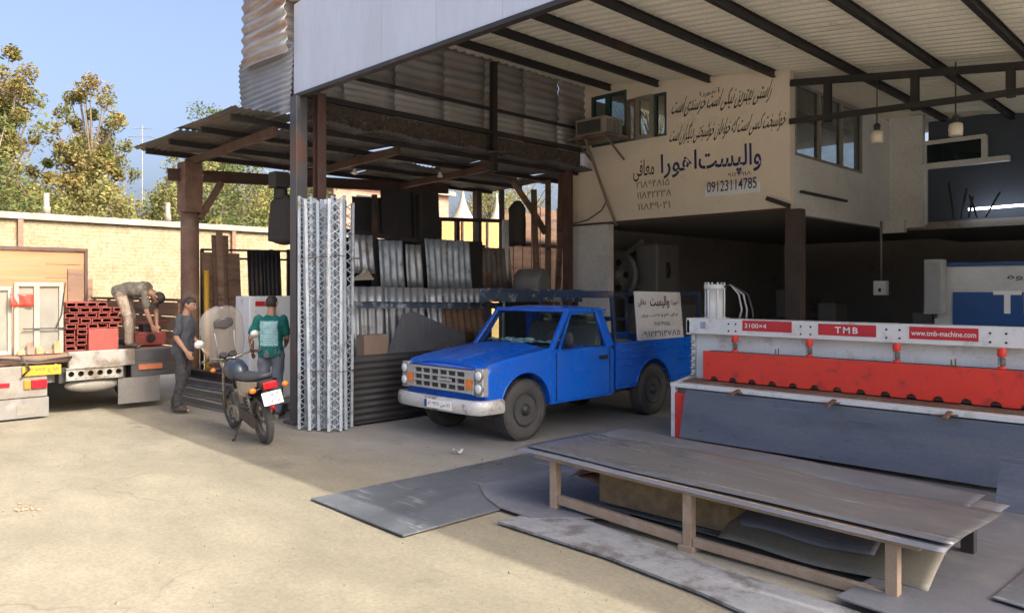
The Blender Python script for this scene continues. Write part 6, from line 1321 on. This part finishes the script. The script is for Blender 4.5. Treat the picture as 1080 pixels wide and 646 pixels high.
# tall windscreen, rounded top, bowed, with a tinted window patch
m_scr=glass('clear_windscreen',(.88,.87,.85),.24,(.40,.38,.36))
def scr(a,b):
    w=1.0 if b<.70 else math.sqrt(max(0,1-((b-.70)/.30)**2*.97)); w*= (.78+.22*min(1,b*3)); s=(2*a-1); return ((w*s-s)/2*1.0,0,.10*(1-s*s))
g=MB(); g.sheet((-.29,1.16,.98),(.58,0,0),(0,-.10,.76),18,18,scr,.004); sc_=g.build('windscreen',m_scr,T,local=True)
def scr2(a,b):
    s=(2*a-1); return ((math.sqrt(max(0,1-(2*b-1)**4*.9))*s-s)/2,0,.03*(1-s*s))
g=MB(); g.sheet((-.13,1.005,1.43),(.26,0,0),(0,-.020,.14),10,8,scr2,.003); g.build('tinted_patch',glass('smoked_patch',(.35,.33,.33),.55,(.12,.11,.11)),sc_,local=True)
g=MB()
for s in (-1,1): g.tube([(s*.12,1.05,1.0),(s*.12,1.045,1.25),(s*.13,1.03,1.38)],.009,6)
g.build('windscreen_bracket',m_alu,T,local=True)
g=MB(); g.tube([(-.10,.50,.28),(-.26,.42,.05)],.012,6); g.tube([(-.26,.42,.05),(-.29,.40,.045)],.02,6); g.build('side_stand',m_bblack,T,local=True)
g=MB(); g.tube([(-.22,.62,.28),(.22,.62,.28)],.012,6); g.build('footrest',m_black,T,local=True)

T.scale = (.93,.93,.93)
# ------------------------------------------------------------ people
def remesh(g, voxel, smooth, name, mat, parent, wr=0, seed=0, ws=14):
    me=bpy.data.meshes.new('t'); me.from_pydata([tuple(v) for v in g.v],[],g.f); bm=bmesh.new(); bm.from_mesh(me); bmesh.ops.recalc_face_normals(bm,faces=bm.faces); bm.to_mesh(me); bm.free()
    ob=bpy.data.objects.new('t',me); col.objects.link(ob)
    m=ob.modifiers.new('r','REMESH'); m.mode='VOXEL'; m.voxel_size=voxel
    s=ob.modifiers.new('s','SMOOTH'); s.factor=.5; s.iterations=smooth
    bpy.context.view_layer.update(); me2=bpy.data.meshes.new_from_object(ob.evaluated_get(bpy.context.evaluated_depsgraph_get())); bpy.data.objects.remove(ob)
    if wr:
        off=Vector((seed*3.1,0,0)); ns=[v.normal.copy() for v in me2.vertices]
        for v,n_ in zip(me2.vertices,ns): v.co += n_*wr*(mnoise.noise(Vector((v.co.x*ws,v.co.y*ws,v.co.z*ws*.55))+off)*1.0+.4*mnoise.noise(v.co*ws*2.3+off))
    for p in me2.polygons: p.use_smooth=True
    me2.materials.clear(); me2.materials.append(mat); me2.name=name
    o=bpy.data.objects.new(name,me2); col.objects.link(o); o.parent=parent; MWOF[o]=MWOF[parent]; return o
def seg(g,pts,rs,n=14):
    g.tube([Vector(p) for p in pts],rs,n)
    for p,r in zip(pts,rs): g.ball(p,r,0,12)
def torso(g,rings,n=20):   # (centre, right vec, fwd vec, a, b)
    b=len(g.v)
    for c,rv,fv,a,bb in rings:
        for k in range(n):
            t=2*math.pi*k/n; cc,ss=math.cos(t),math.sin(t); g.v.append(Vector(c)+Vector(rv)*a*math.copysign(abs(cc)**.85,cc)+Vector(fv)*bb*math.copysign(abs(ss)**.85,ss))
    m_=len(rings)
    for i in range(m_-1):
        for k in range(n): g.f.append([b+i*n+k,b+i*n+(k+1)%n,b+(i+1)*n+(k+1)%n,b+(i+1)*n+k]); g.m.append(0); g.sm.append(True)
    g.f.append([b+k for k in range(n)][::-1]); g.m.append(0); g.sm.append(True); g.f.append([b+(m_-1)*n+k for k in range(n)]); g.m.append(0); g.sm.append(True)
def person(label, loc, rotz, J, shirt, trousers, shoe, seed, belt=None, sleeves=.75):
    T=thing('person',label,'person',loc,rotz); V={k:Vector(v) for k,v in J.items()}
    up=(V['chest']-V['pelvis']).normalized(); rv=(V['shR']-V['shL']).normalized(); fv=up.cross(rv).normalized()
    if fv.dot(V.get('fwd',Vector((0,1,0))))<0: fv=-fv
    rp=(V['hipR']-V['hipL']).normalized(); pf=Vector((0,1,0)); uw=(V['waist']-V['pelvis']).normalized(); pf=(pf-uw*pf.dot(uw)).normalized()
    hu=V['headup'].normalized(); hf=V['face']; hf=(hf-hu*hf.dot(hu)).normalized(); hr=hf.cross(hu).normalized(); hc=V['head']
    def rings(e): 
        n_=V['neck']
        return [(V['pelvis']-uw*.10,rp,pf,.155+e,.115+e),(V['pelvis'],rp,pf,.165+e,.12+e),(V['waist'],(rp+rv).normalized(),(pf+fv).normalized(),.140+e,.105+e),(V['chest']-up*.08,rv,fv,.155+e,.115+e),(V['chest']+up*.03,rv,fv,.165+e,.118+e),(V['chest']+up*.115,rv,fv,.150+e,.09+e),(n_-up*.02,rv,fv,.065+e*.5,.06+e*.5)]
    g=MB(); torso(g,rings(-.012)); seg(g,[V['neck']-up*.03,V['neck']+(hc-V['neck'])*.55],[.058,.052])
    for s in 'LR':
        seg(g,[V['sh'+s],V['el'+s]],[.050,.040]); seg(g,[V['el'+s],(V['el'+s]*.6+V['wr'+s]*.4),V['wr'+s]],[.039,.038,.026])
        seg(g,[V['hip'+s],V['kn'+s]],[.080,.054]); seg(g,[V['kn'+s],V['kn'+s]*.65+V['an'+s]*.35,V['an'+s]],[.052,.050,.036])
        seg(g,[V['an'+s],V['toe'+s]],[.038,.03])
        # hand
        d=(V['wr'+s]-V['el'+s]).normalized(); hd_=V.get('hd'+s,d).normalized(); side=V.get('hs'+s,Vector((0,1,0))); side=(side-hd_*side.dot(hd_)).normalized(); pn=hd_.cross(side)
        w0=V['wr'+s]; pc=w0+hd_*.055
        torso(g,[(w0,side,pn,.027,.020),(w0+hd_*.03,side,pn,.036,.017),(w0+hd_*.07,side,pn,.041,.015),(w0+hd_*.09,side,pn,.038,.012)],12)
        cs=1 if s=='L' else -1; curlv=pn*cs*.5
        for i,L_ in enumerate((.070,.080,.075,.060)):
            b0=w0+hd_*.08+side*(.030-.020*i); k1=b0+(hd_+curlv*.25).normalized()*L_*.5; k2=k1+(hd_+curlv*1.3).normalized()*L_*.5
            g.tube([b0,k1,k2],[.0095,.009,.0075],8)
        b0=w0+hd_*.025+side*.028; k1=b0+(side*.8+hd_*.8).normalized()*.035; k2=k1+(hd_*1+side*.25+curlv*.4).normalized()*.03; g.tube([b0,k1,k2],[.013,.011,.009],8)
    # head
    nb=len(g.v); g.ball((0,0,0),1,0,24,(.074,.094,.108))
    for v in g.v[nb:]:
        x,y,z=v
        if z<-.02: f=(-z-.02)/.09; x*=1-.32*f; y=y*(1-.10*f)+.012*f
        if y>.05 and abs(z)<.03 and abs(x)>.015: y-=.006
        q=hc+hr*x+hf*y+hu*z; v.x,v.y,v.z=q
    g.tube([hc+hf*.088+hu*.018,hc+hf*.108-hu*.018,hc+hf*.093-hu*.026],[.009,.015,.012],8)
    for s_ in (-1,1): g.tube([hc+hr*s_*.074-hf*.008+hu*.028,hc+hr*s_*.086-hf*.016+hu*.006,hc+hr*s_*.074-hf*.004-hu*.026],[.010,.014,.009],8)
    body=remesh(g,.0065,3,'body',m_skin,T)
    for s_ in (-1,1):
        g=MB(); g.ball(hc+hr*s_*.030+hf*.080+hu*.014,.0125,0,10); e_=g.build('eye',m_eye,T,local=True); g=MB(); g.ball(hc+hr*s_*.030+hf*.0895+hu*.014,.006,0,8); g.build('pupil',m_pupil,e_,local=True)
        g=MB(); g.tube([hc+hr*s_*.014+hf*.093+hu*.032,hc+hr*s_*.034+hf*.088+hu*.037,hc+hr*s_*.050+hf*.074+hu*.032],[.004,.005,.003],6); g.build('eyebrow',m_hair,T,local=True)
    g=MB(); g.tube([hc-hr*.022+hf*.088-hu*.048,hc+hf*.096-hu*.047,hc+hr*.022+hf*.088-hu*.048],[.004,.008,.004],8); g.build('mouth',m_lip,T,local=True)
    # hair cap
    g=MB(); nb=0; g.ball((0,0,0),1,0,26,(.083,.103,.114)); keep=[]
    for v in g.v:
        x,y,z=v; 
        if y>.03: lim=.050+ .25*(y-.03)
        elif y>-.03: lim=.0
        else: lim=-.055
        if z<lim: 
            f=.80; x*=f; y*=f; z=max(z,lim-.01)*.98
        q=hc+hr*x+hf*y+hu*(z+.006); v.x,v.y,v.z=q
    remesh(g,.009,2,'hair',m_hair,T,wr=.006,seed=seed,ws=60)
    # trousers
    g=MB(); torso(g,[(V['pelvis']-uw*.10,rp,pf,.165,.125),(V['pelvis'],rp,pf,.172,.13),(V['waist']-uw*.03,rp,pf,.150,.118)])
    for s in 'LR':
        seg(g,[V['hip'+s],V['kn'+s]],[.100,.073]); seg(g,[V['kn'+s],V['kn'+s]*.5+V['an'+s]*.5,V['an'+s]+(V['kn'+s]-V['an'+s]).normalized()*.03],[.072,.066,.060])
    remesh(g,.011,4,'trousers',trousers,T,wr=.017,seed=seed+3)
    g=MB(); torso(g,rings(.014)[1:] if belt else rings(.016)); 
    for s in 'LR':
        e_=V['sh'+s].lerp(V['el'+s],sleeves); seg(g,[V['sh'+s],e_],[.060,.060])
    sh=remesh(g,.011,4,'shirt',shirt,T,wr=.017,seed=seed+7)
    for s in 'LR':
        d=(V['toe'+s]-V['an'+s]); d.z=0; d.normalize(); a_=V['an'+s]; g=MB(); zz=a_.z-.045
        g.tube([Vector((a_.x,a_.y,zz+.02))-d*.05,Vector((a_.x,a_.y,zz+.02))+d*.06,Vector((a_.x,a_.y,zz+.005))+d*.17],[.042,.045,.032],12)
        g.tube([Vector((a_.x,a_.y,zz+.05)),Vector((a_.x,a_.y,zz+.02))+d*.02],[.045,.045],12)
        for v in g.v: v.z=max(v.z,a_.z-.075)
        remesh(g,.010,2,'shoe',shoe,T)
    return T, sh
def base_pose(h=1.0):
    return dict(pelvis=(0,0,.95),waist=(0,0,1.07),chest=(0,.0,1.27),neck=(0,-.01,1.46),head=(0,.02,1.60),headup=(0,.05,1),face=(0,1,0),shL=(-.175,0,1.385),shR=(.175,0,1.385),elL=(-.22,-.02,1.11),elR=(.22,-.02,1.11),wrL=(-.23,.05,.86),wrR=(.23,.05,.86),hipL=(-.09,0,.90),hipR=(.09,0,.90),knL=(-.10,.02,.50),knR=(.10,.02,.50),anL=(-.11,-.02,.08),anR=(.11,-.02,.08),toeL=(-.13,.13,.04),toeR=(.13,.13,.04))
m_shirtd=M('charcoal_shirt',(.045,.05,.065),(.065,.07,.085),.85,0,5,.5,.2,80); m_trd=M('black_trousers',(.03,.03,.035),(.05,.048,.05),.85,0,5,.5,.2,80)
m_teal=M('teal_tshirt',(.0,.12,.105),(.0,.09,.08),.85,0,5,.5,.2,80); m_trg=M('grey_blue_trousers',(.14,.16,.20),(.10,.11,.14),.9,0,5,.5,.2,80); m_olive=M('olive_work_shirt',(.16,.145,.11),(.11,.10,.08),.9,0,5,.5,.2,80); m_trk=M('dusty_khaki_trousers',(.30,.24,.18),(.20,.16,.12),.9,0,5,.6,.2,80)
m_shoe=M('dark_shoe',(.035,.028,.024),(.07,.055,.045),.7,0,8)
# dark shirted man, walking towards the right, looking down
J=base_pose(); J.update(pelvis=(0,0,.93),waist=(0,.02,1.05),chest=(0,.04,1.25),neck=(0,.05,1.44),head=(0,.10,1.57),headup=(0,.35,1),face=(.12,1,-.5),shL=(-.175,.03,1.375),shR=(.175,.03,1.375),elR=(.21,.0,1.10),wrR=(.20,.14,.90),elL=(-.20,.06,1.09),wrL=(-.19,.22,.91),hipL=(-.09,0,.90),hipR=(.09,0,.90),knL=(-.10,-.03,.50),knR=(.10,.03,.49),anL=(-.10,-.16,.08),anR=(.10,-.04,.08),toeL=(-.12,-.01,.04),toeR=(.11,.12,.04))
p=pt(181,434,Z=0); person('man in charcoal shirt and black trousers walking beside the lorry tail', (p.x+.10,p.y+.12,0), R(-45), J, m_shirtd, m_trd, m_shoe, 1)
# teal man seen from behind
J=base_pose(); J.update(head=(0,.04,1.60),headup=(0,.18,1),face=(0,1,-.25),elL=(-.27,-.03,1.13),wrL=(-.31,.14,.93),elR=(.21,.05,1.12),wrR=(.14,.25,1.02))
p=Vector((-9.95,5.15,0)); T_,sh_=person('man in teal shirt with pale print seen from behind by the grey post', p, R(45), J, m_teal, m_trg, m_shoe, 2)
# the faded print on the back is part of the shirt's cloth
t=m_teal.node_tree; b_s=bsdf(m_teal); src=b_s.inputs['Base Color'].links[0].from_socket; tcn=next(n for n in t.nodes if n.type=='TEX_COORD')
sx=N(t,'ShaderNodeSeparateXYZ'); t.links.new(tcn.outputs['Object'],sx.inputs[0]); nz=N(t,'ShaderNodeTexNoise'); nz.inputs['Scale'].default_value=24; nz.inputs['Detail'].default_value=5; mpp=N(t,'ShaderNodeMapping'); mpp.inputs['Scale'].default_value=(.8,1,2.6); t.links.new(tcn.outputs['Object'],mpp.inputs[0]); t.links.new(mpp.outputs[0],nz.inputs['Vector'])
def mth(op,a,b_=None,c_=None):
    n=N(t,'ShaderNodeMath',operation=op)
    for i_,v_ in enumerate((a,b_,c_)):
        if v_ is None: continue
        if hasattr(v_,'is_output'): t.links.new(v_,n.inputs[i_])
        else: n.inputs[i_].default_value=v_
    return n.outputs[0]
jx=mth('MULTIPLY_ADD',nz.outputs[0],.03,-.015)
ax=mth('ABSOLUTE',mth('ADD',sx.outputs[0],jx)); inx=mth('LESS_THAN',ax,.125)
zc_=mth('ABSOLUTE',mth('SUBTRACT',mth('ADD',sx.outputs[2],jx),1.185)); inz=mth('LESS_THAN',zc_,.175); iny=mth('LESS_THAN',sx.outputs[1],-.03)
ln=mth('GREATER_THAN',mth('SINE',mth('MULTIPLY',sx.outputs[2],190)),-.55)
fac=mth('MULTIPLY',mth('MULTIPLY',mth('MULTIPLY',inx,inz),iny),mth('MULTIPLY',mth('ADD',mth('MULTIPLY',ln,.35),.5),mth('MULTIPLY_ADD',nz.outputs[0],.9,.45)))
fac=mth('MINIMUM',fac,.95)
xm=N(t,'ShaderNodeMix',data_type='RGBA'); xm.inputs[7].default_value=(.40,.62,.66,1); t.links.new(fac,xm.inputs[0]); t.links.new(src,xm.inputs[6]); t.links.new(xm.outputs[2],b_s.inputs['Base Color'])
# bent man on the lorry, hips high, head towards the right
J=base_pose(); J.update(pelvis=(0,-.12,.93),waist=(0,.0,.98),chest=(0,.20,.975),neck=(0,.36,.915),head=(0,.47,.84),headup=(0,.75,-.45),face=(0,-.25,-1),shL=(-.16,.33,.90),shR=(.16,.33,.90),elL=(-.17,.36,.62),elR=(.17,.36,.62),wrL=(-.10,.40,.38),wrR=(.10,.42,.38),hipL=(-.09,-.10,.88),hipR=(.09,-.10,.88),knL=(-.10,-.03,.48),knR=(.10,.03,.47),anL=(-.11,-.06,.08),anR=(.11,.04,.08),toeL=(-.13,.09,.04),toeR=(.13,.19,.04))
p=pt(138,367,Z=.885); TB_,_s = person('man in olive shirt and khaki trousers bending over on the lorry bed', (p.x-.05,p.y+.0,.885), R(-45), J, m_olive, m_trk, m_shoe, 3)
TB_.scale = (.94,.94,.94)
